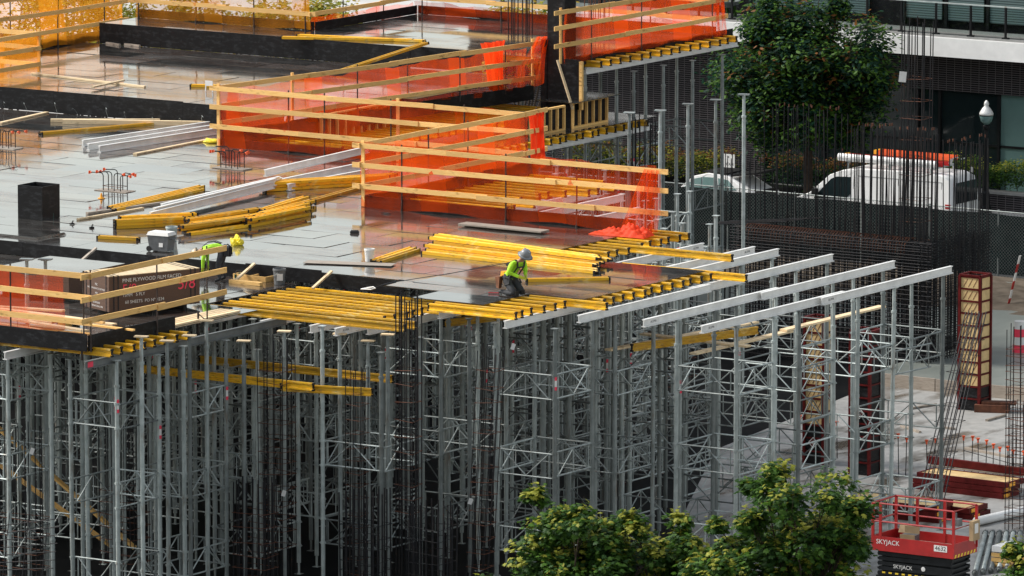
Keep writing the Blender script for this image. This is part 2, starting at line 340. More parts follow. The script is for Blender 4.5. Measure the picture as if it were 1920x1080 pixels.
deck('upper_deck', Z2, [(-39.2,-32.1,34.7,36.7), (-32.1,-20.6,34.7,42.6), (-26,-20.6,42.6,43.6)])

# ================================================================== edge forms (black boards)
def forms(label, p0, p1, z0, z1, th=.021, L=2.44, lean=0):
    t = thing('edge_form', label, 'formwork', (p0[0], p0[1], z0), math.atan2(p1[1]-p0[1], p1[0]-p0[0]))
    d = math.hypot(p1[0]-p0[0], p1[1]-p0[1]); s = 0
    while s < d-.05:
        e = min(s+L, d); o = MB().box(s+.003, e-.003, -th/2, th/2, 0, z1-z0).build('board', 'form_black', t)
        o.rotation_euler = (random.gauss(0,.006)+lean, random.gauss(0,.0015), 0); s = e
    return t
forms('black form boards along the step down from the main deck to the lower deck', (-19,.68), (-4.2,.68), ZL+.001, Z0+.012)
forms('black kick board on the front left edge below the orange net', (-14,-10.93), (-5.78,-10.93), ZL-.10, ZL+.34)
forms('black kick board on the corner edge below the plywood bundle', (-5.77,-10.9), (-5.77,-7.25), ZL-.10, ZL+.30)
forms('tall black form face of the first raised step with curled tie wires', (-37.5,23.44), (-24.0,23.44), Z0+.002, Z1+.02)
forms('black form face of the second raised step at the back', (-39.2,34.64), (-24.3,34.64), Z1+.002, Z2+.02)
forms('form board behind the orange net along the near side of the back notch', (-23.8,19.83), (-13.1,19.83), Z0-.25, Z0+.24)
forms('form board along the far notch between two net fences, running away', (-12.98,11.5), (-12.98,20.5), Z0-.2, Z0+.30)
forms('long form board below the nearest orange net fence', (-12.9,11.43), (-4.0,11.43), Z0-.15, Z0+.33)
forms('black form edge below the fence that climbs to the tall black column', (-23.8,19.95), (-22.2,34.4), Z0, Z0+.45)
forms('black form edge of the upper deck under the top right fence', (-20.57,34.2), (-20.57,43.6), Z2-.15, Z2+.16)
forms('red tinted edge board at the back of the upper deck', (-32.1,42.63), (-20.6,42.63), Z2, Z2+.28)
forms('edge board at the back left corner of the upper deck', (-39.2,36.73), (-32.15,36.73), Z2, Z2+.28)
forms('short edge board on the return at the back of the upper deck', (-32.13,36.75), (-32.13,42.6), Z2, Z2+.28)
forms('edge board along the far left side of the raised deck', (-39.83,27.5), (-39.83,36.6), Z1, Z1+.3)
# tie wires sticking out of the step face
t = thing('tie_wires', 'thin curled tie wires poking from the first raised step face', 'wire')
for k in range(13):
    x = -36.4+k*.95+random.uniform(-.2,.2); h_ = random.uniform(.15,.45); b_ = random.uniform(.05,.35)
    MB().path([(x,23.42,Z0+.02),(x+b_*.2,23.25,Z0+h_*.7),(x+b_*.6,23.1,Z0+h_),(x+b_,23.0,Z0+h_*.92)], .006, 4).build('wire', 'galvanised', t)

# ================================================================== timber joists and aluminium stringers
_jm = {}
JP = [(-.04,0),(.04,0),(.04,.04),(.0135,.05),(.0135,.15),(.04,.16),(.04,.2),(-.04,.2),(-.04,.16),(-.0135,.15),(-.0135,.05),(-.04,.04)]
def jmesh(L):
    k = round(L,1)
    if k not in _jm:
        m = MB(); m.prof((0,0,0), (k,0,0), JP); c = MB(); c.prof((-.004,0,0), (.045,0,0), [(a*1.06, b*1.01-.001) for a, b in JP])
        e = MB(); e.prof((k-.045,0,0), (k+.004,0,0), [(a*1.06, b*1.01-.001) for a, b in JP])
        _jm[k] = (m.mesh('timber_joist', 'joist_yellow'), c.mesh('end_cap', 'cap_black'), e.mesh('end_cap', 'cap_black'))
    return _jm[k]
def joist(x, y, z, L, rz=0, label='', group=None, flat=False, ry=0, red=False):
    """x,y,z: the bottom of its left end"""
    ms = jmesh(L); o = obj('timber_joist', ms[0], None, (x,y,z), (R(90) if flat else 0, ry, rz)); tag(o, label, 'joist', group)
    obj('end_cap', ms[1], o); obj('end_cap', ms[2], o); return o
def jrow(phrase, items, group):
    for i, (x, y, z, L) in enumerate(items):
        joist(x+random.uniform(-.06,.06), y, z, L, random.gauss(0,.004), 'yellow timber joist, %s from front in the row %s' % (nth(i), phrase), group)
ys = [-3.45,-2.98,-2.62,-2.2,-1.75,-1.35,-.92,-.52,-.1,.28]
jrow('of open joists', [(-7.4 if i else -7.45, y, ZL-.22, (6.1,6.0,4.9,4.9,4.9,4.9,4.9,5.9,5.9,5.9)[i]) for i, y in enumerate(ys)], 'long joists laid open at the front')
jrow('below the kneeling worker', [(-1.6, y, Z0-.219, 2.7) for y in (-2.1,-1.79,-1.3,-.81,-.32,.14)]+[(-.2,.46,Z0-.219,2.4)], 'joists below the kneeling worker')
jrow('under the right deck edge', [(-2.1, .85+i*.485+random.uniform(-.06,.06), Z0-.219, 3.9) for i in range(12)]+[(-1.3,6.55,Z0-.219,3.9)], 'joist ends along the right deck edge')
jrow('beside the fallen net', [(-6.5, y, Z0-.219, 3.9) for y in (6.62,7.0,7.45,8.02,8.5,8.98)]+[(-3.95,9.4,Z0-.219,4.4)]+[(-6.6,y,Z0-.219,3.9) for y in (9.9,10.4,10.8,11.25,11.75,12.2)], 'joists in the right notch')
jrow('under the left corner', [(-9.1, -10.7+i*.46, ZL-.22, 3.9) for i in range(8)], 'joists under the front left corner')
jrow('inside the nearest net', [(-12.9, 12.3+i*.47, Z0-.219, (2.6,2.6,2.8,3.3,3.3,2.7,3.3,2.6,2.9)[i % 9]) for i in range(17)], 'joists inside the nearest fence notch')
jrow('below the climbing fence', [(-25.2+i*.045, 20.4+i*.45, Z0-.42, 3.3) for i in range(32)], 'joists below the climbing fence')
jrow('under the top right deck edge', [(-23.9, 34.9+i*.58, Z2-.219, 3.9) for i in range(15)], 'joists under the top right edge')
jrow('under the ledge', [(-23.2, 28.2+i*.46, 6.42, 3.9) for i in range(19)], 'joists under the ledge')

AP = [(-.065,0),(.065,0),(.065,.018),(.012,.03),(.012,.165),(.045,.18),(.045,.2),(-.045,.2),(-.045,.18),(-.012,.165),(-.012,.03),(-.065,.018)]
def stringer(x, y0, y1, z, label, plate=0, z2=None, x2=None, group='aluminium stringers'):
    p0, p1 = Vector((x,y0,z)), Vector((x2 if x2 is not None else x, y1, z2 if z2 is not None else z)); d = p1-p0
    m = MB(); m.prof((0,0,0), (0,d.length,0), AP); o = m.build('aluminium_stringer', 'aluminium', None, False, p0, (0,0,0))
    o.rotation_euler = Vector((0,1,0)).rotation_difference(d).to_euler(); tag(o, label, 'beam', group)
    if plate:
        yy = .42 if plate > 0 else d.length-.42
        pl = MB().box(.0125,.016,yy-.3,yy+.3,.05,.15).build('name_plate', 'white_plastic', o)
        text('ALUMA', pl, (.0175,yy+.03,.1), (R(90),0,R(90)), .085, 'cap_black', 'lettering', .0005)
    return o
zs, zl = Z0-.419, ZL-.42
stringer(5.5,-.35,6.6,zs,'near half of the outermost aluminium stringer, labelled at its left end',1)
stringer(5.63,5.3,12.0,zs,'far half of the outermost aluminium stringer, reaching farthest right',1)
stringer(3.75,-.3,6.2,zs,'near half of the second aluminium stringer from the right',1)
stringer(3.88,5.2,12.0,zs,'far half of the second aluminium stringer from the right')
stringer(2.0,-.6,5.7,zs,'aluminium stringer below the joist ends of the right deck edge')
stringer(1.88,4.9,12.15,zs,'third aluminium stringer from the right, labelled beside the joist ends',1)
stringer(.15,5.2,12.2,zs,'fourth aluminium stringer from the right, plain end',0)
stringer(-.6,5.6,12.2,zs,'fifth aluminium stringer from the right, labelled at its far end',-1)
stringer(-2.1,6.0,12.0,zs,'sixth aluminium stringer from the right, behind the long yellow joist',-1)
stringer(.95,-2.4,4.2,zs,'aluminium stringer under the joists below the kneeling worker')
stringer(-1.3,-2.0,5.0,zs,'aluminium stringer in shade under the kneeling worker')
stringer(-2.62,-3.3,1.5,zl,'aluminium stringer under the right ends of the long joists, labelled at far end',-1)
for x, y0, w_ in ((-7.05,-4.1,'leftmost'),(-5.5,-3.9,'second from the left'),(-4.0,-3.85,'third from the left'),(-3.2,-3.9,'rightmost')):
    stringer(x, y0, 2.0, zl, 'short aluminium stringer end poking out under the long joists, '+w_, 1)
o = stringer(-5.35,-11.6,-3.0,zl,'dull aluminium stringer with pink paint under the front left corner joists'); o.data.materials[0] = M['galv_dull']  # metal darkened for both the dirt and the shadow on this beam
stringer(-7.9,-11.5,-3.0,zl,'shaded aluminium stringer end under the front left kick board')
stringer(-9.1,11.8,19.0,zs,'aluminium stringer inside the nearest net fence, near one',1)
stringer(-10.2,12.2,19.5,zs,'aluminium stringer inside the nearest net fence, under joist ends')
stringer(-7.3,12.4,17.0,zs,'short aluminium stringer inside the nearest net fence, rightmost')
stringer(-20.4,34.6,43.6,Z2-.42,'aluminium stringer under the top right deck edge')
stringer(-22.4,21,37,6.66,'long aluminium stringer under the climbing fence joists')
stringer(-19.7,28.0,37.3,6.21,'aluminium stringer under the ledge of stud boxes')
MB().box(.013,.0145,.1,.32,.03,.17).build('paint_mark', 'pink_paint', [o for o in COL.objects if o.get('label','').startswith('dull aluminium stringer')][0])

# ================================================================== shoring towers
_post, _fr = {}, {}
def post_mesh(h, coll):
    k = (round(h,2), coll)
    if k not in _post:
        m = MB(); top = h-.02
        m.box(-.09,.09,-.09,.09,0,.012); m.tube((0,0,.012),(0,0,.35),.03,8); m.tube((0,0,.30),(0,0,top-.62),.057,10)
        m.tube((0,0,top-.62),(0,0,top),.047,10); m.tube((0,0,top-.66),(0,0,top-.60),.075,10)
        for z in coll: m.tube((0,0,z-.03),(0,0,z+.03),.07,8); m.box(-.10,.10,-.015,.015,z-.012,z+.012)
        for z in (2.05+.3*(coll[0] > 1.1), 4.2): m.tube((0,0,z),(0,0,z+.09),.064,10)
        m.box(-.085,.085,-.085,.085,top,h)
        _post[k] = m.mesh('post', 'galvanised', False)
    return _post[k]
def frame_mesh(L, kind):
    k = (round(L,2), kind)
    if k not in _fr:
        m = MB(); h = .62; a, b = .07, L-.07; r = .022
        m.tube((a-.02,0,0),(b+.02,0,0),r,6); m.tube((a-.02,0,h),(b+.02,0,h),r,6)
        m.tube((a+.09,0,0),(a+.09,0,h),.016,6); m.tube((b-.09,0,0),(b-.09,0,h),.016,6)
        c = (a+b)/2
        if kind == 0: m.tube((c,0,h),(a+.12,0,.02),.017,6); m.tube((c,0,h),(b-.12,0,.02),.017,6); m.tube((c,0,0),(c,0,h),.014,6)
        else: m.tube((a+.1,0,h),(c,0,.02),.017,6); m.tube((c,0,0),(b-.1,0,h),.017,6)
        _fr[k] = m.mesh('frame', 'galvanised')
    return _fr[k]
tagm = MB().box(.057,.060,-.03,.03,0,.34).mesh('sticker', 'white_plastic'); tagr = MB().box(.0605,.063,-.031,.031,.0,.09).mesh('sticker_band', 'pink_paint')
rnd = random.Random(3)
def tower(x, y, wx, wy, tops, label, group, zoff=None, drop=.07, jit=True):
    """tops: height of each of the four posts"""
    t = thing('shoring_tower', label, 'shoring', (x,y,0), 0, group)
    lev = zoff if zoff is not None else rnd.choice((.75,1.05,1.3,.9))
    zz = [lev+2.0*k for k in range(3)]
    hm = min(tops); zz = [z for z in zz if z+.7 < hm-.5]
    for (dx, dy), h in zip(((0,0),(wx,0),(wx,wy),(0,wy)), tops):
        p = obj('post', post_mesh(h, tuple(c for z in zz for c in (z, z+.62))), t, (dx,dy,0), (rnd.gauss(0,.003), rnd.gauss(0,.003), 0))
        if rnd.random() < .18:
            s_ = obj('sticker', tagm, p, (0,0,rnd.choice((4.4,5.0,5.3))), (0,0,R(-30))); obj('sticker_band', tagr, s_, (0,0,0)); obj('sticker_band', tagr, s_, (0,0,.25))
    for z in zz:
        for (dx, dy, L, rz) in ((0,0,wx,0),(0,wy,wx,0),(0,0,wy,math.pi/2),(wx,0,wy,math.pi/2)):
            if rnd.random() > drop:
                obj('frame', frame_mesh(L, 0 if rnd.random() < .75 else 1), t, (dx,dy,z+(rnd.uniform(-.03,.03) if jit else 0)), (0,0,rz))
    return t
XS = [(3.75,5.55),(.2,1.95),(-3.25,-1.45),(-6.7,-5.3),(-10.2,-8.5),(-13.7,-11.9),(-17.2,-15.4)]
YS = [(-10.5,-8.75),(-7.55,-5.75),(-4.55,-2.8),(-1.6,.15),(1.3,3.1),(4.25,6.05),(7.2,9.0),(10.1,11.7),(13.1,14.9),(16.1,17.9)]
LINE = ['first','second','third','fourth','fifth','sixth','seventh']
for i, (x0, x1) in enumerate(XS):
    n_ = 0
    for j, (y0, y1) in enumerate(YS):
        if i == 0 and not (3 < j < 8 or j == 3): continue
        if i == 1 and not (3 <= j < 8): continue
        if i == 2 and not (2 <= j < 8): continue
        if i == 0 and j == 3: continue
        low = (y1 < .3 and x1 < -2.3)
        h = (zl if low else zs)-.003
        tops = [h]*4
        if i == 2 and j == 2: tops = [h, 6.35, 6.5, h]
        if i in (3,) and j == 2: tops = [6.53-.003, 6.1, 6.53-.003, 6.53-.003]
        if i == 3 and j < 2: tops = [zl-.003, 6.62, zl-.003, zl-.003]
        dx, dy = (rnd.uniform(-.12,.12), rnd.uniform(-.15,.15)) if i > 1 else (0, rnd.uniform(-.1,.1))
        tower(x0+dx, y0+dy, x1-x0, y1-y0, tops, 'galvanised shoring tower, %s from the front in the %s line from the right' % (nth(n_), LINE[i]), 'shoring towers under the deck')
        n_ += 1
# more towers: below the net-fenced notches and the far decks on the right
for k, (x, y, h) in enumerate([(-7.6,13.2,6.2),(-7.4,16.3,6.6),(-10.4,19.4,zs),(-13.2,20.8,6.5),(-16.5,22.4,6.66),(-13.0,24.2,6.2),(-19.6,23.6,6.65),(-17.2,26.2,6.3),(-21.6,27.4,6.2),(-21.4,30.5,6.2),(-21.5,33.6,6.2),(-21.8,36.8,8.1),(-21.7,40.2,8.1),(-25,31,6.6),(-25,34.5,6.6),(-25.2,38.4,8.1)]):
    tower(x, y, 1.75, 1.8, [h-.003]*4, 'galvanised shoring tower behind the net fences, %s counting from the front' % nth(k), 'shoring towers behind the fences')
def prop(x, y, h, label, top='pale_wood'):
    t = thing('steel_prop', label, 'prop', (x,y,0), 0, 'free standing props'); obj('post', post_mesh(h, (1.2,)), t)
    MB().box(-.17,.17,-.10,.10,h,h+.03).build('head_board', top, t, False, None, (0,0,R(20))); return t
for px, py, X, lab in [(457,640,-4.6,'bare prop with a small board on its head left of the rusty column cage'),(637,627,-3.2,'bare prop with a wood pad below the long joists, right of the labelled stringer'),(690,640,-2.6,'bare prop with a flat grey head below the long joists'),(727,628,-2.2,'bare prop with a wood pad just left of the bar bundle'),(533,622,-4.4,'bare prop with a wood pad inside the rusty column cage'),
                       (313,640,-5.0,'stout light prop under the corner stringer, front one'),(265,632,-5.1,'prop with a wood pad at the front left corner'),(355,630,-4.9,'prop with a wood pad right of the stout corner prop'),(387,602,-5.2,'tall prop below the guard post beside worker two')]:
    p = onX(px, py, X); prop(p.x, p.y, p.z, lab)
for px, py, X, lab in [(1395,178,-12,'tallest free grey prop standing before the street tree'),(1342,188,-12.6,'second tall free grey prop left of the street tree'),(1290,196,-13.4,'free grey prop with an open head left of the tall pair'),(1238,208,-14.2,'short free grey prop before the dark brick wall'),(1180,212,-16,'free prop in front of the ledge of stud boxes')]:
    p = onX(px, py, X)
    if p.z > 1: prop(p.x, p.y, p.z, lab, 'galvanised')
# reshoring props in the lanes between the towers
LANE = [(-.6,3,6),(-4.35,2,5),(-7.6,0,3),(-11.05,0,3),(-14.5,0,4)]
for i, (x, j0, j1) in enumerate(LANE):
    n_ = 0
    for j in range(j0, j1):
        for yy in (YS[j][0]+.35, YS[j][1]-.15):
            if i == 1 and yy < -2.5: continue
            low = yy < .3 and x < -2.3; h = (zl if low else zs)-.003
            t = thing('steel_prop', 'grey prop, %s from the front in the %s lane between towers from the right' % (nth(n_), ORD[i]), 'prop', (x+rnd.uniform(-.35,.35), yy+rnd.uniform(-.2,.2), 0), rnd.uniform(0,3), 'props in the lanes between towers')
            obj('post', post_mesh(h, (1.3+rnd.choice((0,.5)),)), t, (0,0,0), (rnd.gauss(0,.004), rnd.gauss(0,.004), 0)); n_ += 1
# stray truss frame hooked on the outermost post
o = obj('bracing_frame', frame_mesh(1.8, 0), None, (5.6,9.05,4.55), (0,0,R(86))); tag(o, 'small truss frame sticking out alone from the far right post', 'frame')
# planks and spare joists lying on the frames
def plank(p0, p1, w_, h_, mat, label, cat='plank', group=None, name='timber_plank'):
    p0, p1 = Vector(p0), Vector(p1); d = p1-p0; m = MB(); m.prof((0,0,0),(d.length,0,0),[(-w_/2,0),(w_/2,0),(w_/2,h_),(-w_/2,h_)])
    o = m.build(name, mat, None, False, p0); o.rotation_euler = Vector((1,0,0)).rotation_difference(d).to_euler()
    a = math.atan2(d.y, d.x); o.rotation_euler = (0, -math.asin(d.z/d.length), a); return tag(o, label, cat, group)
plank((.39,3.31,5.5),(1.16,9.4,5.5),.23,.05,'pale_wood','walking plank laid on the frames, green painted left end')
plank((2.56,4.0,5.5),(2.7,8.6,5.5),.23,.05,'pale_wood','near walking plank on the outer frames below the stringers')
plank((2.68,8.3,5.56),(2.76,13.3,5.56),.23,.05,'pale_wood','far walking plank on the outer frames, reaching farthest right')
plank((-.1,5.75,5.56),(3.32,5.5,5.56),.23,.05,'pale_wood','crossing walking plank running from the deck to the outer frames')
joist(-8.1,-3.0,5.28,6.0,.02,'spare yellow joist slung on the frames below the long joists, upper one')
joist(-8.6,-4.9,5.25,5.4,.01,'spare yellow joist slung low on the frames left of the cage')
joist(-4.2,-4.9,5.17,2.5,.25,'short spare yellow joist crossing the end of the slung one')
joist(-3.6,1.6,6.0,4.5,1.25,'yellow joist leaning up under the right deck edge')
joist(1.3,3.0,5.6,4.5,1.3,'yellow joist resting on frames under the outer stringers')
for k, (x, y, rz) in enumerate([(-13.5,-6.0,.6),(-14.5,-5.5,.55)]):
    plank((x,y,4.3-k*.9),(x+4.6,y+1.2,.6-k*.2),.2,.06,'raw_wood',('upper','lower')[k]+' slanting timber brace deep under the front left deck')
# form panel wall deep below the deck, widened to shut out light from behind
t = thing('light_block_wall', 'dark form panels extended deep under the deck to keep back light out', 'formwork')
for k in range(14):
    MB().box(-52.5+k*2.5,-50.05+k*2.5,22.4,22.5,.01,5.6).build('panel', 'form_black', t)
# ================================================================== guard rails and orange nets
def fence(label, p0, p1, zb, rails, posts, net=None, wood_posts=(), ptop=.12, side=1, ext=(.25,.25), net_range=(0,1), nmat='net'):
    """rails: heights (absolute); posts: fractions along; net: (z0, z1)"""
    p0, p1 = Vector((*p0,0)), Vector((*p1,0)); d = p1-p0; L = d.length; rz = math.atan2(d.y, d.x)
    t = thing('guard_rail', label, 'fence', (p0.x,p0.y,zb), rz)
    zt = max(rails)-zb
    for f in posts:
        m = MB(); x = f*L
        m.tube((x,0,-.12),(x,0,zt+ptop),.021,6); m.tube((x,0,.0),(x,0,.06),.034,6); m.tube((x+.0,side*.28,-.35),(x,side*.28,.22),.03,6)
        m.bar((x,0,-.02),(x,side*.28,-.02),.04,.03); m.bar((x,side*.28,.18),(x,.02,.02),.02,.02); m.tube((x,side*.28,.2),(x,side*.28,.42),.007,5)
        m.build('steel_post', 'steel_dark', t)
    for f in wood_posts:
        MB().box(f*L-.05,f*L+.05,side*.03,side*.07,.02,zt+.14).build('wood_post', 'raw_wood', t)
    for i, z in enumerate(rails):
        z -= zb; s = -ext[0]; e_ = L+ext[1]; k = 0
        while s < e_-.2:
            e = min(s+random.uniform(3.4,4.6), e_)
            if e_-e < .9: e = e_
            off = -side*(.045+.03*(k % 2))
            m = MB(); m.prof((s,off,z+random.gauss(0,.012)),(e,off,z+random.gauss(0,.015)),[(-.018,-.07),(.018,-.07),(.018,.07),(-.018,.07)])
            m.build('rail_plank', 'raw_wood', t); s = e-.35 if e < e_ else e_; k += 1
    if net:
        a, b = net_range; nx = max(6, int((b-a)*L/.3)); nz = 8; vs, fs = [], []
        for i in range(nx+1):
            for j in range(nz+1):
                x = (a+(b-a)*i/nx)*L; q = j/nz; sag = .04*math.sin(x*2.1)+.03*math.sin(x*5.3+1)
                z = net[0]-zb+(net[1]-net[0])*q+(sag if j == nz else sag*q)-(.05*math.sin(x*1.7) if j == 0 else 0)
                y = side*(-.02+.05*math.sin(x*1.3+q*3)*math.sin(q*3.1)+.035*math.sin(x*4.1+q*2))+side*.03
                vs.append((x,y,z))
        for i in range(nx):
            for j in range(nz): a_ = i*(nz+1)+j; fs.append((a_, a_+nz+1, a_+nz+2, a_+1))
        m = MB(); m.add(vs, fs); m.build('safety_net', nmat, t, True)
    return t
RL = (7.90, 8.49, 9.03)
fence('nearest orange net guard rail, running right above the fallen net', (-12.9,11.36), (-3.05,11.36), Z0, RL, (.14,.49,.725,.95), (Z0+.02,9.12), (.005,), net_range=(0,.985))
fence('plank guard rail running away from the nearest net fence corner', (-12.93,11.5), (-12.93,20.6), Z0, RL, (.36,.58,.97), (Z0+.05,9.0), (), side=1, net_range=(.0,.92))
fence('orange net guard rail on the near side of the back notch', (-23.8,19.74), (-13.1,19.74), Z0, RL, (.24,.36,.58,.82), (Z0+.0,9.06), (.0,.6), net_range=(0,1))
fence('guard rail climbing right from the back notch corner to the column', (-23.76,19.9), (-22.2,34.5), Z0+.4, (8.0,8.52,9.05), (.42,.58,.75,.9), (7.65,8.95), (.22,.995), side=1, ext=(.1,.3), net_range=(.02,.97))
fence('top right guard rail above the dark brick building', (-20.5,33.4), (-20.5,42.8), Z2, (9.2,9.75,10.22), (.18,.49,.94), (Z2+.02,10.15), (.0,), side=1, ext=(.5,.3), net_range=(.02,.97))
fence('front left guard rail on the kick board, orange net', (-13,-10.86), (-5.82,-10.86), ZL, (7.58,8.2,8.72), (.05,.33,.67,.985), (ZL+.3,8.66), (), ext=(.2,.2), side=1, net_range=(0,.9))
fence('corner guard rail crossing in front of the plywood bundle', (-5.72,-10.85), (-5.72,-5.3), ZL, (7.62,8.16,8.76), (.0,.5,.885), None, (), ext=(.45,.1), side=1)
fence('far back guard rail with orange net before the trees, left run', (-39.2,36.6), (-32.2,36.6), Z2, (9.15,9.75), (.02,.35,.68,.97), (Z2,10.1), (), nmat='net_hazed')
fence('far back guard rail with orange net, short return run', (-32.2,36.7), (-32.2,42.5), Z2, (9.15,9.75), (.3,.7), (Z2,Z2+.4), (), side=1)
fence('far back guard rail with orange net before the golden tree', (-32.2,42.5), (-20.7,42.5), Z2, (9.15,9.75,10.3), (.03,.3,.55,.8), (Z2,Z2+.4), ())
fence('left side guard rail with orange net along the raised deck', (-39.7,26.5), (-39.7,36.6), Z1, (8.5,9.1,9.7), (.1,.4,.65,.9), (Z1,9.9), (), side=1, nmat='net_hazed')
fence('short plank guard rail round the opening at the left picture edge', (-38.6,27.0), (-35.9,27.0), Z1, (8.25,8.75,9.2), (.2,), (Z1,9.2), (.45,.99), ext=(.2,.05), nmat='net_hazed')
fence('plank return of the guard rail round the left opening', (-35.9,24.4), (-35.9,27.0), Z1, (8.25,8.75,9.2), (.1,), (Z1,9.2), (), side=1, ext=(.1,.05), nmat='net_hazed')
# red net hanging in folds
def folded_net(label, c, w_, h_, rz, spread=.35, seed=1, lean=(0,0), mat='net_folded'):
    r_ = random.Random(seed); nx, nz = 26, 16; vs, fs = [], []
    for j in range(nz+1):
        q = j/nz
        for i in range(nx+1):
            u = i/nx-.5; pin = 1-.55*(1-q)
            x = u*w_*(spread+(1-spread)*(1-q)) + lean[0]*(1-q); y = .07*math.sin(u*26+q*2)*(.5+q)+.05*math.sin(u*11+q*5)+lean[1]*(1-q)
            z = q*h_+.05*math.sin(u*14+1)*(1-q)
            vs.append((x,y,z))
    for j in range(nz):
        for i in range(nx): a = j*(nx+1)+i; fs.append((a,a+1,a+nx+2,a+nx+1))
    m = MB(); m.add(vs, fs); o = m.build('hanging_net', mat, None, True, c, (0,0,rz)); return tag(o, label, 'net')
folded_net('bunched red net hanging from the end of the nearest fence', (-3.3,11.28,Z0+.05), 1.25, 1.72, R(0), .42, 2, (-.3,-.2), 'net')
# crumpled heap of net on the deck below it
vs, fs = [], []; nx, ny = 60, 30
for j in range(ny+1):
    for i in range(nx+1):
        u, v = i/nx, j/ny; e = math.sin(math.pi*u)**.5*math.sin(math.pi*v)**.6
        vs.append((u*1.75, v*.75-.2*u, e*(.09+.26*u**1.6)*(1+.30*math.sin(u*17+v*6)+.25*math.sin(v*15+u*7)+.22*math.sin(u*43-v*21)+.18*math.sin(v*38+u*29))+.01))
for j in range(ny):
    for i in range(nx): a = j*(nx+1)+i; fs.append((a,a+1,a+nx+2,a+nx+1))
m = MB(); m.add(vs, fs); tag(m.build('net_heap', 'net_folded', None, True, (-4.75,10.35,Z0+.003), (0,0,R(8))), 'crumpled red net heaped on the deck at the fence end', 'net')
folded_net('red net gathered at the end of the far plank fence', (-12.9,20.35,Z0+.1), .5, 1.6, R(82), 1.3, 3, (.05,0), 'net_folded')
folded_net('red net pulled aside at the top of the climbing fence', (-22.75,33.0,Z0+.35), .55, 1.55, R(84), 2.1, 4, (.1,0), 'net_folded')
folded_net('orange net bunched beside the tall black column', (-21.3,33.6,Z0+.6), 1.2, 1.5, R(60), .35, 5, (-.6,0), 'net')
folded_net('orange net edge hanging at the far right end of the top fence', (-20.45,42.6,Z2), .7, 1.6, R(90), .8, 6, (0,0), 'net')

# ================================================================== columns, stud boxes on the ledge
t = thing('black_column_form', 'tall black column form rising past the top of the picture', 'formwork', (-20.9,34.0,7.0))
MB().box(-.32,.32,-.32,.32,0,5.4).build('column_box', 'form_black', t); MB().box(-.55,-.33,-.34,.34,0,2.3).build('side_panel', 'form_black', t)
MB().bar((.33,-.75,1.75),(.9,-.75,.25),.1,.04).build('brace', 'pale_wood', t); MB().box(.9,1.0,-.4,-.3,.2,1.7).build('stud', 'raw_wood', t); MB().box(.34,.9,-.38,-.35,.2,1.75).build('cheek_panel', 'form_black', t)
t = thing('ledge', 'black plywood ledge platform beside the tall column', 'formwork', (0,0,0)); MB().box(-22.9,-19.55,28.0,37.4,6.622,6.642).build('platform', 'film_ply', t)
def studbox(label, x, y, L, h, top):
    t = thing('stud_box', label, 'formwork', (x,y,6.644)); n_ = max(3, int(L/.38))
    MB().box(0,.09,0,L,0,.06).build('bottom_plate', 'raw_wood', t); MB().box(0,.09,0,L,h-.06,h).build('top_plate', 'raw_wood', t)
    for k in range(n_+1): MB().box(0,.09,k*(L-.05)/n_,k*(L-.05)/n_+.05,.062,h-.062).build('stud', 'raw_wood', t)
    MB().box(-.022,-.002,0,L,0,h).build('back_panel', 'form_black', t); MB().box(-.8,0,-.024,-.003,0,h).build('end_panel', 'form_black', t)
    if top: MB().box(-1.1,.3,-.3,L+.4,h+.002,h+.022).build('lid', 'film_ply', t)
studbox('open stud box with yellow studs on the ledge, nearer one', -20.1,30.9,1.95,.78,False)
studbox('open stud box with a flat plywood lid on the ledge', -20.1,33.3,2.0,.82,True)
t = thing('stud_wall', 'yellow stud side of the beam form seen through the orange net', 'formwork', (-23.2,24.2,Z0-.35))
for k in range(9): MB().box(-.03,.06,k*.42,k*.42+.05,0,.8).build('stud', 'raw_wood', t)
for z in (0,.82): MB().box(-.03,.06,-.05,3.45,z,z+.05).build('plate', 'raw_wood', t)
MB().box(-.06,-.035,-.05,3.45,0,.87).build('panel', 'form_black', t)
# column reinforcement on the upper deck
def starter(label, x, y, z, nx, ny, sx, sy, h, tie=.12, r=.016, ties=True, lean=(0,0), mat='rebar', rust=True, name='column_cage', tz0=.15, tz1=None, jit=.02, cat='rebar'):
    t = thing(name, label, cat, (x,y,z)); m = MB(); rr = random.Random(int(x*100+y*37))
    for i in range(nx):
        for j in range(ny):
            if 0 < i < nx-1 and 0 < j < ny-1: continue
            a, b = (i/(nx-1)-.5)*sx, (j/(ny-1)-.5)*sy
            m.tube((a,b,0),(a+lean[0]*h+rr.gauss(0,jit),b+lean[1]*h+rr.gauss(0,jit),h+rr.uniform(-.12,.06)*h/4),r,5)
    m.build('upright_bars', mat, t)['kind'] = 'stuff'
    if ties:
        m = MB(); zz = tz0; tz1 = tz1 or h*.8
        while zz < tz1:
            q = [(sx/2+.02,sy/2+.02),(-sx/2-.02,sy/2+.02),(-sx/2-.02,-sy/2-.02),(sx/2+.02,-sy/2-.02),(sx/2+.02,sy/2+.02)]; k = rr.uniform(-.03,.03)
            m.path([(a+lean[0]*zz,b+lean[1]*zz,zz+k*(1 if n_ % 2 else -1)) for n_, (a, b) in enumerate(q)], .008, 4); zz += tie*rr.uniform(.8,1.2)
        m.build('tie_hoops', 'rust' if rust else mat, t)['kind'] = 'stuff'
    return t
starter('black column bars standing on the upper deck at top centre', -26.1,39.6,Z2,4,4,.55,.55,2.8,.3,.018,False)
starter('rusty bars behind the orange net at the top right fence', -24.4,41.5,Z2,4,3,.6,.5,2.4,.3,.014,False,(0,0),'rust')
t = thing('black_box', 'open black plywood box standing on the main deck at far left', 'formwork', (-19.1,4.75,Z0))
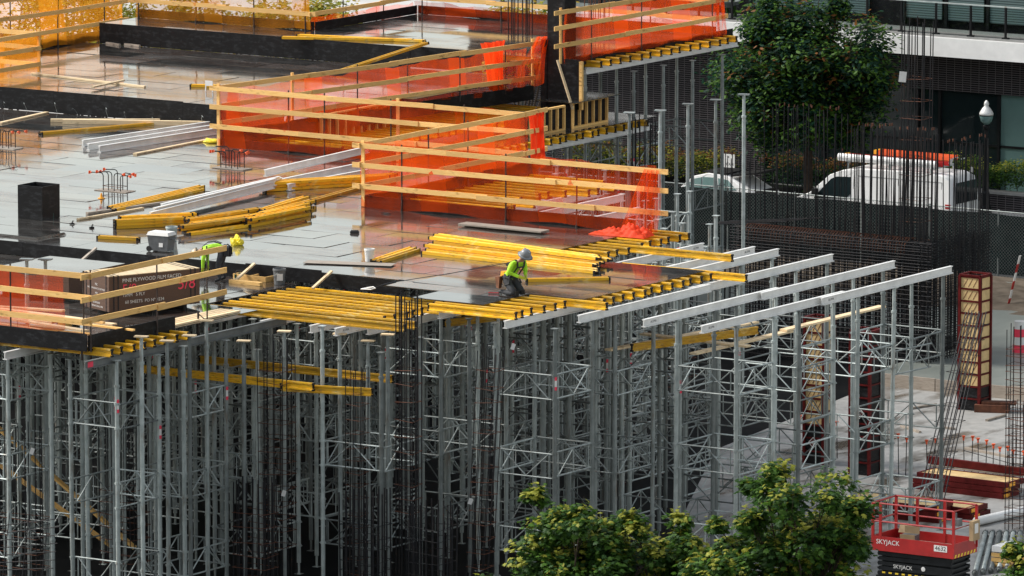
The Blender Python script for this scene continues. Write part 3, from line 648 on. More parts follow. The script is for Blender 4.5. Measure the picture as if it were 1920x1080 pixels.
MB().box(-.42,.42,-.40,-.378,0,.93).build('side_panel', 'form_black', t); MB().box(.40,.42,-.377,.40,0,.93).build('side_panel', 'form_black', t); MB().box(-.42,-.40,-.377,.40,0,.93).build('side_panel', 'form_black', t); MB().box(-.398,.398,.378,.40,0,.93).build('side_panel', 'form_black', t)
# hooked column starters with orange caps
def hooked(label, x, y):
    t = thing('hooked_starter_bars', label, 'rebar', (x,y,Z0)); rr = random.Random(int(abs(x*77+y*13)))
    MB().box(-.55,.55,-.25,.25,.001,.02).build('base_board', 'grey_wood', t)
    m = MB()
    for z in (.14,): m.path([(-.32,-.16,z),(.32,-.16,z),(.32,.16,z),(-.32,.16,z),(-.32,-.16,z)], .008, 4)
    m.build('tie_hoop', 'rust', t)
    for i, (a, b, dx) in enumerate([(-.30,-.15,-1),(-.12,-.15,-1),(.08,-.15,1),(.30,-.15,1),(-.22,.15,-1),(-.02,.15,-1),(.16,.15,1),(.32,.15,1)]):
        h = .52+rr.uniform(-.04,.08); L = rr.uniform(.20,.34)
        bar = MB(); bar.path([(a,b,.02),(a,b,h-.09),(a+dx*.025,b,h-.03),(a+dx*.09,b,h),(a+dx*(.09+L),b-.05,h-.01)], .014, 5); bo = bar.build('bar', 'rebar', t)
        if rr.random() < .8:
            e = Vector((a+dx*(.09+L),b-.05,h-.01)); c = MB(); c.tube(e-Vector((dx*.05,0,0)),e+Vector((dx*.02,0,0)),.022,8); c.box(e.x+dx*.02-.006,e.x+dx*.02+.006,e.y-.045,e.y+.045,e.z-.045,e.z+.045); c.build('safety_cap', 'cap_orange', bo)
hooked('hooked starter bars with orange caps nearest the black box', -20.6,10.3)
hooked('hooked starter bars with orange caps beside the back net corner', -20.6,16.0)
hooked('hooked starter bars with orange caps cut by the left picture edge', -28.9,16.0)

# ================================================================== things lying on the decks
ex = lambda px, py, z=Z0: at(px, py, z)
def lay(px0, py0, px1, py1, z, L=None): a, b = at(px0,py0,z), at(px1,py1,z); return a, b, math.atan2(b.y-a.y, b.x-a.x), (b-a).length
def ljoist(px0, py0, px1, py1, label, flat=True, z=Z0, group=None):
    a, b, rz, L = lay(px0,py0,px1,py1,z); return joist(a.x,a.y,z+(.041 if flat else .001),L,rz,label,group,flat)
def lplank(px0, py0, px1, py1, label, mat='pale_wood', w_=.14, h_=.045, z=Z0+.002, cat='plank'):
    a, b, _, _ = lay(px0,py0,px1,py1,z); return plank(a,b,w_,h_,mat,label,cat)
ljoist(72,252,305,232,'single yellow joist lying before the first raised step')
lplank(118,232,395,236,'thick pale timber lying against the first raised step','pale_wood',.16,.14)
lplank(95,229,300,229,'pale timber behind the thick one at the first raised step','pale_wood',.14,.1)
lplank(253,290,395,262,'pale board lying between the aluminium stack and the hooked bars')
lplank(0,232,88,212,'pale board at the foot of the step near the left edge','pale_wood')
lplank(60,139,272,164,'long thin board lying on the raised deck','pale_wood',.1,.05,Z1+.003)
lplank(173,165,232,152,'short board crossing the long thin board','pale_wood',.1,.05,Z1+.055)
# aluminium stack at upper left
for k, (a0, a1) in enumerate([((155,275),(392,240)),((165,282),(400,246)),((186,286),(408,252))]):
    A, B, rz, L = lay(*a0,*a1,Z0); stringer(A.x, A.y, B.y, Z0+.002, 'aluminium beam stacked flat on the main deck, %s from the step' % nth(k), 0, None, B.x, 'aluminium stack before the step')
# stack of beams beside the near fence
for k in range(9):
    A = at(482+k*2.2, 327-k*.6, Z0+.1); z = Z0+.045+.085*(k // 3); y = 12.6+.21*(k % 3)
    joist(-17.15+random.uniform(-.12,.12), 12.55+.22*(k % 3), z, 3.9, R(58)+random.gauss(0,.01), 'yellow joist, %s from front in the %s layer of the black ended pile by fence' % (ORD[k % 3], ORD[k // 3]), 'pile with black ends', True)
for k, (a0, a1) in enumerate([((497,345),(690,300)),((520,350),(690,315)),((540,358),(690,330))]):
    A, B, rz, L = lay(*a0,*a1,Z0); stringer(A.x, A.y, B.y, Z0+.004+(.21 if k == 0 else 0), 'aluminium beam beside the ragged joist pile, %s from the top' % nth(k), 0, None, B.x, 'aluminium beams by the fence')
ljoist(580,379,682,350,'single yellow joist lying just left of the near fence corner')
ljoist(200,392,372,352,'yellow joist lying alone behind the big pile, far one')
ljoist(206,396,374,357,'yellow joist lying alone behind the big pile, near one')
lplank(163,402,350,376,'grey batten lying behind the big joist pile','grey_wood',.1,.06)
lplank(146,413,268,392,'pale batten at the left end behind the big joist pile','pale_wood',.1,.05)
# big pile: left bundle with pink ends, long aluminium channels, two yellow stacks
for k in range(8):
    A = at(212+(k % 3)*9, 428-(k % 3)*6.5, Z0); joist(A.x, A.y, Z0+.042+.083*(k // 3), 2.0+.1*(k % 2), R(52)+random.gauss(0,.03), 'pink ended yellow joist, %s from front in the %s layer of the big pile' % (ORD[k % 3], ORD[k // 3]), 'pink ended joists', True)
    B = at(212+(k % 3)*9, 428-(k % 3)*6.5, Z0)
for k in range(5):
    A, B, rz, L = lay(282+k*7,418-k*4,512+k*4,360-k*2,Z0); stringer(A.x,A.y,B.y,Z0+.10+.06*(k % 2),'long aluminium channel lying across the big joist pile, %s from the front' % nth(k),0,None,B.x,'channels on the big pile')
for k in range(12):
    lay_ = k // 4; A, B, rz, L = lay(338+(k % 4)*8, 440-(k % 4)*6, 448+(k % 4)*8, 424-(k % 4)*6, Z0)
    joist(A.x+random.uniform(-.2,.2), A.y, Z0+.042+.088*lay_, 2.4, rz+random.gauss(0,.03), 'yellow joist, %s from front in the %s layer of the stack beside the bucket' % (ORD[k % 4], ORD[lay_]), 'nearer stack of the big pile', True)
for k in range(12):
    lay_ = k // 4; A, B, rz, L = lay(458+(k % 4)*7, 426-(k % 4)*6, 585-(k % 4)*5, 400-(k % 4)*6, Z0)
    joist(A.x+random.uniform(-.25,.25), A.y, Z0+.042+.088*lay_, 2.9, rz+random.gauss(0,.03), 'yellow joist, %s from front in the %s layer of the big pile\'s right stack' % (ORD[k % 4], ORD[lay_]), 'farther stack of the big pile', True)
ljoist(186,446,265,450,'short yellow block with red end lying left of the cooler')
# pile in front of the kneeling worker
P = [(798,475,1120,512,0),(806,470,1124,508,0),(812,465,1128,504,0),(803,468,1122,506,1),(820,462,1140,503,1),(826,458,1166,498,1),(812,460,1130,500,2),(822,455,1135,497,2)]
for k, (a, b, c, d_, lv) in enumerate(P):
    A, B, rz, L = lay(a,b,c,d_,Z0); joist(A.x, A.y, Z0+.042+.09*lv, min(L,5.9), rz+random.gauss(0,.006), 'yellow joist, %s from front in layer %s of the pile behind the kneeling worker' % (ORD[(k,k,k,k-3,k-3,k-3,k-6,k-6)[k]], ('one','two','three')[lv]), 'pile behind the kneeling worker', True)
ljoist(985,527,1140,524,'single yellow joist lying right of the kneeling worker')
ljoist(694,492,770,467,'short yellow joist beside the white bucket, near one'); ljoist(702,494,777,470,'short yellow joist beside the white bucket, far one')
for k in range(2): lplank(867,420+k*.2,1022,435+k*.2,('lower','upper')[k]+' grey board of the pair lying before the near net fence','grey_wood',.42,.04,Z0+.002+.045*k)
lplank(573,491,738,497,'thin grey sheet propped on the deck before the white bucket','grey_wood',.5,.012,Z0+.02)
for k, (a, b, c, d_) in enumerate([(886,454,905,462),(897,453,916,461)]): lplank(a,b,c,d_,('left','right')[k]+' white offcut lying behind the joist pile','pale_wood',.12,.05)
# plywood sheets left of the cooler, cooler, buckets, bag, tools
t = thing('plywood_sheets', 'few loose plywood sheets lying at the left edge before the step', 'plywood', (-18.0,2.0,Z0+.002), R(-2))
for k in range(3): MB().box(-1.9,1.45-.03*k,-.6,.62,k*.019,k*.019+.0185).build('sheet', 'film_ply', t)
def cooler(label, p, rz):
    t = thing('wheeled_cooler', label, 'cooler', p, rz)
    m = MB(); m.add([(-.27,-.17,.03),(.27,-.17,.03),(.27,.17,.03),(-.27,.17,.03),(-.32,-.21,.44),(.32,-.21,.44),(.32,.21,.44),(-.32,.21,.44)], [(3,2,1,0),(4,5,6,7),(0,1,5,4),(1,2,6,5),(2,3,7,6),(3,0,4,7)]); m.build('body', 'grey_plastic', t)
    l = MB(); l.add([(-.335,-.225,.442),(.335,-.225,.442),(.335,.225,.442),(-.335,.225,.442),(-.30,-.19,.53),(.30,-.19,.53),(.30,.19,.53),(-.30,.19,.53)], [(3,2,1,0),(4,5,6,7),(0,1,5,4),(1,2,6,5),(2,3,7,6),(3,0,4,7)]); l.build('lid', 'white_plastic', t)
    for y in (-.19,.16): MB().tube((-.29,y,.075),(-.29,y+.05,.075),.075,12).build('wheel', 'tyre', t)
    MB().box(.02,.22,-.216,-.209,.30,.39).build('badge', 'white_plastic', t, False, None, (R(-5),0,0)); MB().box(.03,.15,-.206,-.196,.13,.24).build('sticker', 'white_plastic', t, False, None, (R(-3),0,0))
    MB().path([(.33,-.14,.36),(.40,-.14,.37),(.40,.14,.37),(.33,.14,.36)], .014, 5).build('handle', 'grey_plastic', t)
cooler('grey wheeled cooler with pale lid standing at the deck step', at(303,471,Z0), R(6))
def bucket(label, p, r_, h, mat, lid=None, handle=True, grp=None):
    t = thing('bucket', label, 'bucket', p, random.uniform(0,3), grp); m = MB(); m.lathe([(r_*.82,0),(r_*.86,h*.3),(r_*.97,h*.86),(r_*1.05,h*.87),(r_*1.05,h*.92),(r_,h),(r_*.92,h),(r_*.8,h*.15)], 18); m.build('body', mat, t, False)
    if handle: MB().path([(r_,0,h*.88),(r_*.9,r_*.8,h*.6),(0,r_*1.08,h*.5),(-r_*.9,r_*.8,h*.6),(-r_,0,h*.88)], .004, 4).build('handle', 'galvanised', t)
    if lid: MB().lathe([(r_*1.06,h),(r_*1.06,h+.02),(r_*.2,h+.025)], 18).build('lid', lid, t)
    return t
bucket('pale grey bucket standing right behind the cooler', at(322,452,Z0), .16, .40, 'galvanised')
bucket('white bucket standing before the long joist pile', at(693,490,Z0), .14, .34, 'white_plastic')
b_ = bucket('dark bucket with a white label on the lower deck by the step', at(524,533,ZL), .17, .42, 'grey_plastic'); MB().box(.0,.01,-.08,.08,.12,.30).build('label_sticker', 'white_plastic', b_, False, (.151*math.cos(-b_.rotation_euler.z-.9),.151*math.sin(-b_.rotation_euler.z-.9),0), (0,R(5),-b_.rotation_euler.z-.9))
def blob(name, label, cat, p, sx, sy, sz, mat, seed, amp=.3):
    bm = bmesh.new(); bmesh.ops.create_icosphere(bm, subdivisions=3, radius=1); r_ = random.Random(seed); k = [(r_.uniform(2,6),r_.uniform(2,6),r_.uniform(0,6)) for _ in range(4)]
    for v in bm.verts:
        n_ = sum(math.sin(a*v.co.x+b*v.co.y+c+2*v.co.z) for a, b, c in k)/4; v.co *= 1+amp*n_
        v.co = Vector((v.co.x*sx, v.co.y*sy, max(v.co.z,-.35)*sz+.35*sz))
    me = bpy.data.meshes.new(name); bm.to_mesh(me); bm.free(); me.materials.append(M[mat]); o = obj(name, me, None, p); return tag(o, label, cat)
blob('plastic_bag', 'crumpled bright yellow plastic bag lying on the wet deck', 'bag', at(444,459,Z0+.0), .20,.17,.17,'bag_yellow',5,.55)
blob('plastic_bag', 'flat yellow rag lying at the corner post of the back net', 'rag', at(396,267,Z0+.0), .26,.18,.09,'bag_yellow',8,.4)
t = thing('tool_case', 'teal tool case lying at the foot of the black box', 'case', at(92,408,Z0), R(10)); MB().box(-.2,.2,-.13,.13,0,.09).build('shell', 'teal_case', t); MB().box(-.2,.2,-.13,.13,.094,.15).build('lid', 'teal_case', t); MB().path([(-.06,-.13,.09),(-.05,-.18,.09),(.05,-.18,.09),(.06,-.13,.09)],.01,5).build('handle', 'cap_black', t)
t = thing('power_saw', 'dark green circular saw lying on the lower deck beside worker two', 'tool', at(450,522,ZL), R(30)); MB().lathe([(.09,0),(.10,.03),(.09,.06)],14).build('blade_guard', 'green_tool', t, False, (0,0,.06), (R(80),0,0)); MB().box(-.13,.13,-.16,-.08,.02,.13).build('motor', 'green_tool', t); MB().path([(-.12,-.1,.12),(-.08,-.1,.22),(.08,-.1,.22),(.13,-.1,.13)],.02,6).build('handle', 'black_rubber', t); MB().box(-.15,.15,-.2,.06,0,.012).build('base_plate', 'galvanised', t)
MB_ = MB(); MB_.box(-.12,.12,-.05,.05,0,.05); MB_.tube((-.1,0,.05),(.1,0,.06),.03,8); tag(MB_.build('hand_tool', 'black_rubber', None, False, at(665,437,Z0), (0,0,R(20))), 'small black hand tool lying alone on the deck', 'tool')
MB_ = MB(); MB_.path([(0,0,.012),(.15,.05,.02),(.3,.02,.012),(.22,-.06,.02),(.1,-.02,.012)], .012, 5); tag(MB_.build('strap_coil', 'cap_black', None, False, at(715,400,Z0)), 'small black and grey strap coil before the near fence', 'strap')
m = MB(); m.lathe([(.10,0),(.10,.015),(.045,.02),(.02,.15)], 10); tag(m.build('marker_cone', 'amber', None, False, at(190,372,Z0)), 'tiny orange cone standing by the nearest hooked bars', 'cone')
for px, py, lab in [(135,421,'small dark bracket lying left of the pink ended joists'),(172,428,'second small dark bracket behind the loose sheets')]:
    m = MB(); m.box(-.06,.06,-.04,.04,0,.04); m.bar((0,0,.04),(.05,.04,.1),.03,.02); tag(m.build('bracket', 'cap_black', None, False, at(px,py,Z0), (0,0,1)), lab, 'bracket')
# yellow beams at the upper step
ljoist(528,72,775,77,'yellow joist lying along the upper step, front one', True, Z2); ljoist(560,68,800,79,'yellow joist lying along the upper step, back one', True, Z2)
a, b = at(622,140,Z1), at(800,82,Z2+.12); o = joist(a.x,a.y,Z1+.05,(b-a).length,math.atan2(b.y-a.y,b.x-a.x),'yellow joist leaning from the raised deck up to the upper step',None,True,-math.asin((b.z-a.z)/(b-a).length))
ljoist(358,162,410,163,'short yellow joist by the white stool on the raised deck', True, Z1)
t = thing('white_stand', 'small white folded stand on the raised deck by the corner post', 'stand', at(392,172,Z1)); MB().box(-.14,.14,-.01,.01,.18,.34).build('panel', 'white_plastic', t)
for x in (-.13,.13): MB().bar((x,0,0),(x,.02,.2),.03,.03).build('leg', 'white_plastic', t)
for k, (a, b, c, d_) in enumerate([(200,82,225,86),(215,80,245,84),(232,84,262,88)]): lplank(a,b,c,d_,'%s scrap batten at the corner of the upper step'%('left','middle','right')[k],'grey_wood',.08,.06,Z1+.002)
# lower deck: plywood bundles, timber heap, forms
def bundle(label, x0, x1, y0, y1, z0, h, straps=True, lettering=False, rz=0):
    t = thing('plywood_bundle', label, 'plywood', ((x0+x1)/2,(y0+y1)/2,z0), rz); a, b = (x1-x0)/2, (y1-y0)/2
    for k in (-.7,0,.7): MB().box(-a+.05,a-.05,k*b-.05,k*b+.05,0,.10).build('bearer', 'cap_black', t)
    n_ = int(h/.03); 
    for k in range(n_):
        e = random.uniform(-.004,.004); MB().box(-a+e,a+e,-b-e,b-e,.102+k*h/n_,.102+(k+1)*h/n_-.001).build('sheet_layer', 'bundle_side', t)
    MB().box(-a,a,-b,b,.103+h,.12+h).build('top_sheet', 'pale_wood' if lettering else 'film_ply', t)
    if straps:
        for y in (-b+.14,-b+.27,b-.27,b-.14):
            m = MB(); m.box(a+.005,a+.009,y-.016,y+.016,.10,h+.124); m.box(-a,a+.009,y-.016,y+.016,h+.121,h+.126); m.build('strap', 'strap_black', t)
        for x in (-a+.1,a-.14):
            m = MB(); m.box(x-.016,x+.016,-b-.009,-b-.005,.10,h+.124); m.build('strap', 'strap_black', t)
    if lettering:
        Rx = (R(90),0,R(90)); X = a+.008
        for s_, y, z, sz in (('PINE PLYWOOD FILM FACED',-.08,.86,.135),('15MM   5 PLY',-.62,.46,.115),('60 SHEETS  PO N\u00ba 8234',-.30,.27,.115)): text(s_, t, (X,y,z*h/.95+.06), Rx, sz, 'white_plastic', 'stencil', .0005)
        for s_, y in (('5/8',-.75),('5/8',.95)): text(s_, t, (X+.002,y,h*.72), Rx, .42 if y > 0 else .34, 'pink_paint', 'spray_mark', .0005)
        for s_, z, sz in (('FSC',.72,.08),('WOOD PRODUCTS CERTIFIED',.60,.062),('MIX',.47,.07),('PLYWOOD',.20,.07),('INTERNATIONAL 1984',.10,.062)): text(s_, t, (0,-b-.010,z*h+.1), (R(90),0,0), sz, 'white_plastic', 'stencil', .0005)
    return t
bundle('strapped brown plywood bundle with white stencil lettering and red 5/8 marks', -8.96,-7.74,-6.47,-3.77,ZL+.002,.90,True,True,R(-22.6))
bundle('flatter brown plywood stack behind the lettered bundle', -13.3,-10.85,-4.9,-2.45,ZL+.002,.52,False)
for k in range(20):
    x = -10.8+random.uniform(0,2.2); y = -9.9+random.uniform(-.5,1.4); z = ZL+.002+.07*(k // 3)
    plank((x,y,z),(x+random.uniform(2.2,3.2),y+random.uniform(-.8,.5),z+random.uniform(0,.03)),random.choice((.09,.14,.19)),.045,random.choice(('raw_wood','pale_wood')),'pale timber in the loose heap behind the front left net, %s laid' % nth(k),'plank','loose timber heap')
for k in range(4): plank((-6.5+k*.17,-7.6,ZL+.003),(-6.5+k*.17,-4.2,ZL+.003),.13,.045,'pale_wood','pale batten lying along the edge right of the lettered bundle, %s from the bundle'%ORD[k],'plank')
ljoist(120,601,150,610,'yellow joist peeping out under the lettered bundle',True,ZL)
a = at(480,524,ZL); t = thing('timber_tray', 'small pale timber frame lying on the lower deck by the step', 'frame', (a.x,a.y,ZL+.002), R(-4))
for y in (-.28,.24): MB().box(-.55,.55,y,y+.045,0,.14).build('side', 'raw_wood', t)
for x in (-.55,.0,.505): MB().box(x,x+.045,-.234,.239,0,.14).build('crosspiece', 'raw_wood', t)
lplank(432,530,490,536,'short thick timber before the timber frame on the lower deck','raw_wood',.14,.09,ZL+.002)
for px, py, lab in [(462,512,'timber prop leaning on the step beside the saw'),(607,518,'timber prop leaning on the step behind the long joists'),(165,478,'grey prop leaning on the step behind the plywood stack')]:
    a = onY(px,py,.35); plank((a.x-.1,.0,ZL+.01),(a.x+.08,.62,Z0+.05),.09,.045,'grey_wood' if px < 200 else 'pale_wood',lab)
for px, X in ((50,-9.4),(85,-9.0)):
    p = onX(px,487,X); prop(p.x,p.y,p.z,'prop head poking up through the lower deck, '+('left' if px < 60 else 'right')+' one','galvanised')
t = thing('red_bucket_net', 'red plastic tub seen through the front left net', 'tub', at(22,535,ZL)); MB().lathe([(.16,0),(.19,.3),(.21,.32),(.2,.36),(.17,.36)],14).build('body', 'cap_orange', t); MB().path([(.2,0,.34),(.1,.15,.25),(-.1,.15,.25),(-.2,0,.34)],.006,4).build('handle', 'galvanised', t)
t = thing('lifeline_hook', 'white fall-arrest hook clamped on the joists left of the worker', 'hook', at(692,545,Z0)); MB().path([(-.25,0,.02),(-.1,.05,.06),(.1,.05,.1),(.2,0,.08),(.1,-.06,.05),(-.1,-.06,.04),(-.25,0,.02)],.016,5).build('clamp', 'white_plastic', t)
# ================================================================== reinforcement at the front, under and before the deck
def P(px, py, X): return onX(px, py, X)
p = P(555,1000,-3.4); starter('rusty column cage with hooked tops standing before the long joists', -4.3,-4.9,0,4,4,.7,.6,6.5,.34,.012,True,(0,0),'rebar',True,'column_cage',1.2,5.9)
starter('tall bar bundle with rusty hoops rising past the joist ends', -1.1,-3.7,0,4,4,.5,.42,7.75,.42,.017,True,(0,0),'rebar',True,'column_cage',2.2,6.1)
starter('leaning column cage in the thicket right of the tall bar bundle', .35,-2.7,0,4,3,.5,.45,6.4,.4,.012,True,(.05,.02),'rebar',True,'column_cage',.4,6.0)
starter('slim rusty cage between the bar bundle and the hooked cage', -2.3,-4.3,0,3,3,.4,.4,5.9,.36,.012,True,(.01,0),'rebar',True,'column_cage',.6,5.6)
starter('dense black bar cluster low at bottom centre, left of two', -1.6,-4.9,0,6,5,1.0,.8,2.9,.3,.02,True,(0,0),'rebar',False,'column_cage',.2,2.2)
starter('dense black bar cluster low at bottom centre, right of two', -.05,-4.2,0,6,5,.9,.8,2.6,.3,.02,True,(0,0),'rebar',False,'column_cage',.2,2.2)
starter('dense black bar cluster right of the stout corner props', -4.15,-6.1,0,6,4,.95,.6,3.1,.35,.018,True,(0,0),'rebar',True,'column_cage',.2,2.3)
starter('bar cage in the shade low behind the front left posts', -6.9,-7.9,0,5,4,.95,.8,4.6,.3,.012,True,(0,0),'rebar',True,'column_cage',1.0,3.0)
starter('slim shaded bars standing at the bottom left picture edge', -9.0,-9.6,0,6,3,1.6,.6,4.6,.4,.014,True,(0,0),'rebar',True,'column_cage',.2,2.6)
t = thing('bar_mat', 'slanting mat of rusty bars low in the bottom left corner', 'rebar', (-8.6,-11.6,0)); m = MB()
for k in range(9): m.tube((-1.6,.06*k,.6+.16*k),(1.9,.06*k+.3,.95+.2*k),.013,5)
m.build('long_bars', 'rebar', t); m = MB()
for k in range(6): m.tube((-1.3+k*.6,0,.1),(-1.3+k*.6,.5,2.6),.011,5)
m.build('cross_bars', 'rebar', t)
# cross walls of rebar further in, under the notches
for k, (x, y, h) in enumerate([(-11.4,21.6,4.6),(-14.8,24.6,5.2),(-17.9,31.0,6.0),(-18.3,34.6,7.0),(-10.6,24.6,4.2)]):
    starter('shaded column cage behind the net fences, %s from the front' % nth(k), x,y,0,4,4,.6,.6,h,.3,.016,True,(0,0),'rebar',True,'column_cage',.3,h*.7)
# ------------------------------------------------------------------ the great wall cage at right
t = thing('wall_cage', 'great dense reinforcement cage of a wall before the chain link fence', 'rebar', (0,0,0)); rr = random.Random(11)
X0, X1, Y0, Y1, H = -14.3, -7.5, 33.6, 37.2, 3.95
m = MB()
for y in (Y0, Y0+.22, Y0+1.0, Y1):
    x = X0
    while x < X1: m.tube((x,y,.02),(x+rr.gauss(0,.02),y,H+rr.uniform(-.05,.1)),.014,4); x += .17*rr.uniform(.8,1.2)
for x in (X1, X1-.22, X1-.9, X0):
    y = Y0
    while y < Y1: m.tube((x,y,.02),(x,y+rr.gauss(0,.02),H+rr.uniform(-.05,.1)),.014,4); y += .17*rr.uniform(.8,1.2)
m.build('upright_bars', 'rebar', t)['kind'] = 'stuff'
m = MB(); z = .15
while z < H+.05:
    for y in (Y0-.02, Y0+.25): m.tube((X0-.2,y,z+rr.gauss(0,.01)),(X1+.1,y,z+rr.gauss(0,.01)),.014,4)
    for x in (X1+.02, X1-.25): m.tube((x,Y0-.1,z+rr.gauss(0,.01)),(x,Y1+.2,z+rr.gauss(0,.01)),.014,4)
    z += .15 if z < 2.9 else .09
m.build('level_bars', 'rebar', t)['kind'] = 'stuff'
m = MB()
for k in range(58):
    x = X0+.2+k*.1; m.path([(x,Y0+.05,H-.35),(x+.02,Y0+.1,H-.02),(x+.06,Y0+.3,H+.12),(x+.08,Y0+.6,H+.1),(x+.09,Y0+.85,H-.1)], .014, 4)
m.build('bent_hooks', 'rust', t)['kind'] = 'stuff'
m = MB()
for k in range(4): m.tube((X0-1.3+.2*k,Y0+.1+.22*k,H+.02+.02*k),(X0+.8+.4*k,Y0+.7+.32*k,H+.12+.05*k),.016,4)
m.build('loose_bars', 'rebar', t)['kind'] = 'stuff'
def bars(label, x0, x1, y0, y1, z0, h, nx, ny, r=.016, jit=.06):
    t = thing('bar_cluster', label, 'rebar', ((x0+x1)/2,(y0+y1)/2,z0)); m = MB(); cx, cy = (x0+x1)/2, (y0+y1)/2
    for i in range(nx):
        for j in range(ny):
            x = x0+(x1-x0)*i/max(1,nx-1)-cx+rr.gauss(0,.03); y = y0+(y1-y0)*j/max(1,ny-1)-cy+rr.gauss(0,.03); hh = h+rr.uniform(-.25,.08)
            m.tube((x,y,0),(x+rr.gauss(0,jit),y+rr.gauss(0,jit),hh),r,4)
    m.build('upright_bars', 'rebar', t)['kind'] = 'stuff'; m = MB()
    for i in range(nx*ny // 2): x = rr.uniform(x0,x1)-cx; y = rr.uniform(y0,y1)-cy; m.tube((x,y,h-.03),(x,y,h+.05),.02,4)
    m.build('rusty_tips', 'rust', t)['kind'] = 'stuff'; return t
bars('tall thick bar cluster on the wall cage in front of the van', -10.3,-7.7,33.7,34.5,.5,6.9,12,4,.019)
bars('lower bar cluster at the right end of the wall cage', -7.9,-7.4,35.2,37.2,.5,6.4,3,7,.018)
bars('bar cluster left of the van nose, under the street tree', -15.0,-12.6,36.6,37.2,.5,6.9,8,3,.017)
bars('shorter bar cluster before the parked car', -16.2,-14.4,35.4,36.0,.02,5.9,7,2,.016)
bars('sparse bar row along the back of the wall cage', -13.5,-8.5,37.0,37.2,.5,5.6,14,1,.013)
bars('small bar group beside the tall free props', -16.3,-15.2,29.6,30.3,.02,6.3,4,3,.016)
bars('bar group rising behind the nearest net end', -17.6,-16.6,29.2,29.8,.02,6.2,4,3,.016)
# tall column cage with rust hoops in front of the white balcony band
starter('tall open column cage with rusty hoops before the white balcony', -9.3,35.9,.5,4,4,.72,.62,9.9,.62,.018,True,(0,0),'rebar',True,'column_cage',3.2,8.2,.03)
m = MB().box(-.11,.11,-.004,.004,-.18,.14); tag(m.build('paper_tag', 'white_plastic', None, False, (-9.55,35.5,8.75), (0,.1,R(33))), 'white paper tag tied on the tall column cage', 'tag')
for k, (px, py, X, lab) in enumerate([(1783,303,-8,'white paper tag on bars above the van rear'),(1822,318,-7.7,'white paper tag on the lower bar cluster'),(962,650,1.3,'white paper tag hanging on a post below the kneeling worker'),(60,846,-6.5,'white paper tag on the front left posts'),(532,925,-3.6,'white paper tag by the dense bar cluster at bottom left centre'),(882,940,.3,'white paper tag on the right dense bar cluster')]):
    p = onX(px,py,X); m = MB().box(-.05,.05,-.003,.003,-.08,.08); tag(m.build('paper_tag', 'white_plastic', None, False, p, (.15,.3,R(33))), lab, 'tag')

# ================================================================== column forms
def column_form(label, x, y, w_, d_, h, dark=.9, name='column_form', sides='yellow', rz=0):
    t = thing(name, label, 'formwork', (x,y,0), rz); a, b = w_/2, d_/2; n_ = 11; mats = []
    for k in range(n_):
        z0, z1 = k*h/n_, (k+1)*h/n_; mt = 'form_black' if z1 < dark or sides == 'dark' else 'ply_tan'
        MB().box(-a+.03,a-.03,-b+.005,-b+.02,z0+.03,z1-.03).build('panel', mt, t)
        MB().box(a-.02,a-.005,-b+.03,b-.03,z0+.03,z1-.03).build('panel', mt if sides != 'right_dark' else 'ply_tan', t)
        if mt == 'ply_tan':
            q = MB()
            for c in range(3):
                xx = -a+.12+c*(w_-.2)/3; q.bar((xx,-b+.003,z0+.06),(xx+.14,-b+.003,z1-.06),.006,.02)
            q.build('printed_mark', 'leather', t)
        m = MB(); m.box(-a-.005,a+.005,-b-.02,-b+.004,z1-.025,z1+.02); m.box(a-.004,a+.02,-b-.02,b+.005,z1-.025,z1+.02); m.build('waler', 'red_dark', t)
    for sx in (-1,1):
        for sy in (-1,1): m = MB(); m.box(sx*a-.04,sx*a+.04,sy*b-.04,sy*b+.04,0,h+.02); m.build('corner_post', 'red_dark', t)
    m = MB()
    for (x0,y0,x1,y1) in ((-a,-b,a,-b),(a,-b,a,b),(a,b,-a,b),(-a,b,-a,-b)): m.bar((x0,y0,h+.045),(x1,y1,h+.045),.07,.05)
    m.build('top_frame', 'red_dark', t); MB().box(-a+.045,a-.045,b-.02,b-.005,0,h).build('back_panel', 'form_black', t); MB().box(-a+.005,-a+.02,-b+.045,b-.045,0,h).build('back_panel', 'form_black', t)
    return t
c = at(1826,770,0); column_form('free standing column form with yellow panels and red frame at right', -3.3,29.05,.68,.62,3.95,1.0)
c1 = at(1535,868,0); column_form('column form with yellow panels behind the outer posts, left of two', c1.x,c1.y,.62,.55,4.1,1.3)
c2 = at(1622,888,0); column_form('dark column form with red walers behind the outer posts, right of two', c2.x,c2.y,.62,.62,4.0,0,'column_form','dark')
for k, (cx, z, dy) in enumerate([(c1,.62,0),(c1,2.0,0),(c2,1.75,0)]):
    t = thing('diamond_sign', '%s white diamond sign with a red letter S on a column form'%('lowest','highest','middle')[k], 'sign', (cx.x+(.0 if k != 1 else .345),cx.y-(.30 if k != 1 else 0)-.03*(k == 2),z), R(0) if k != 1 else R(90))
    MB().box(-.13,.13,-.008,0,-.13,.13).build('plate', 'cap_black', t, False, None, (0,R(45),0)); m = MB()
    for q in range(4): m.box(-.13,.13,-.012,-.009,.105,.13)
    MB().box(-.115,.115,-.011,-.0085,-.115,.115).build('border', 'white_plastic', t, False, None, (0,R(45),0)); MB().box(-.095,.095,-.014,-.0115,-.095,.095).build('field', 'red_dark', t, False, None, (0,R(45),0)); text('S', t, (0,-.016,0), (R(90),0,0), .14, 'white_plastic')
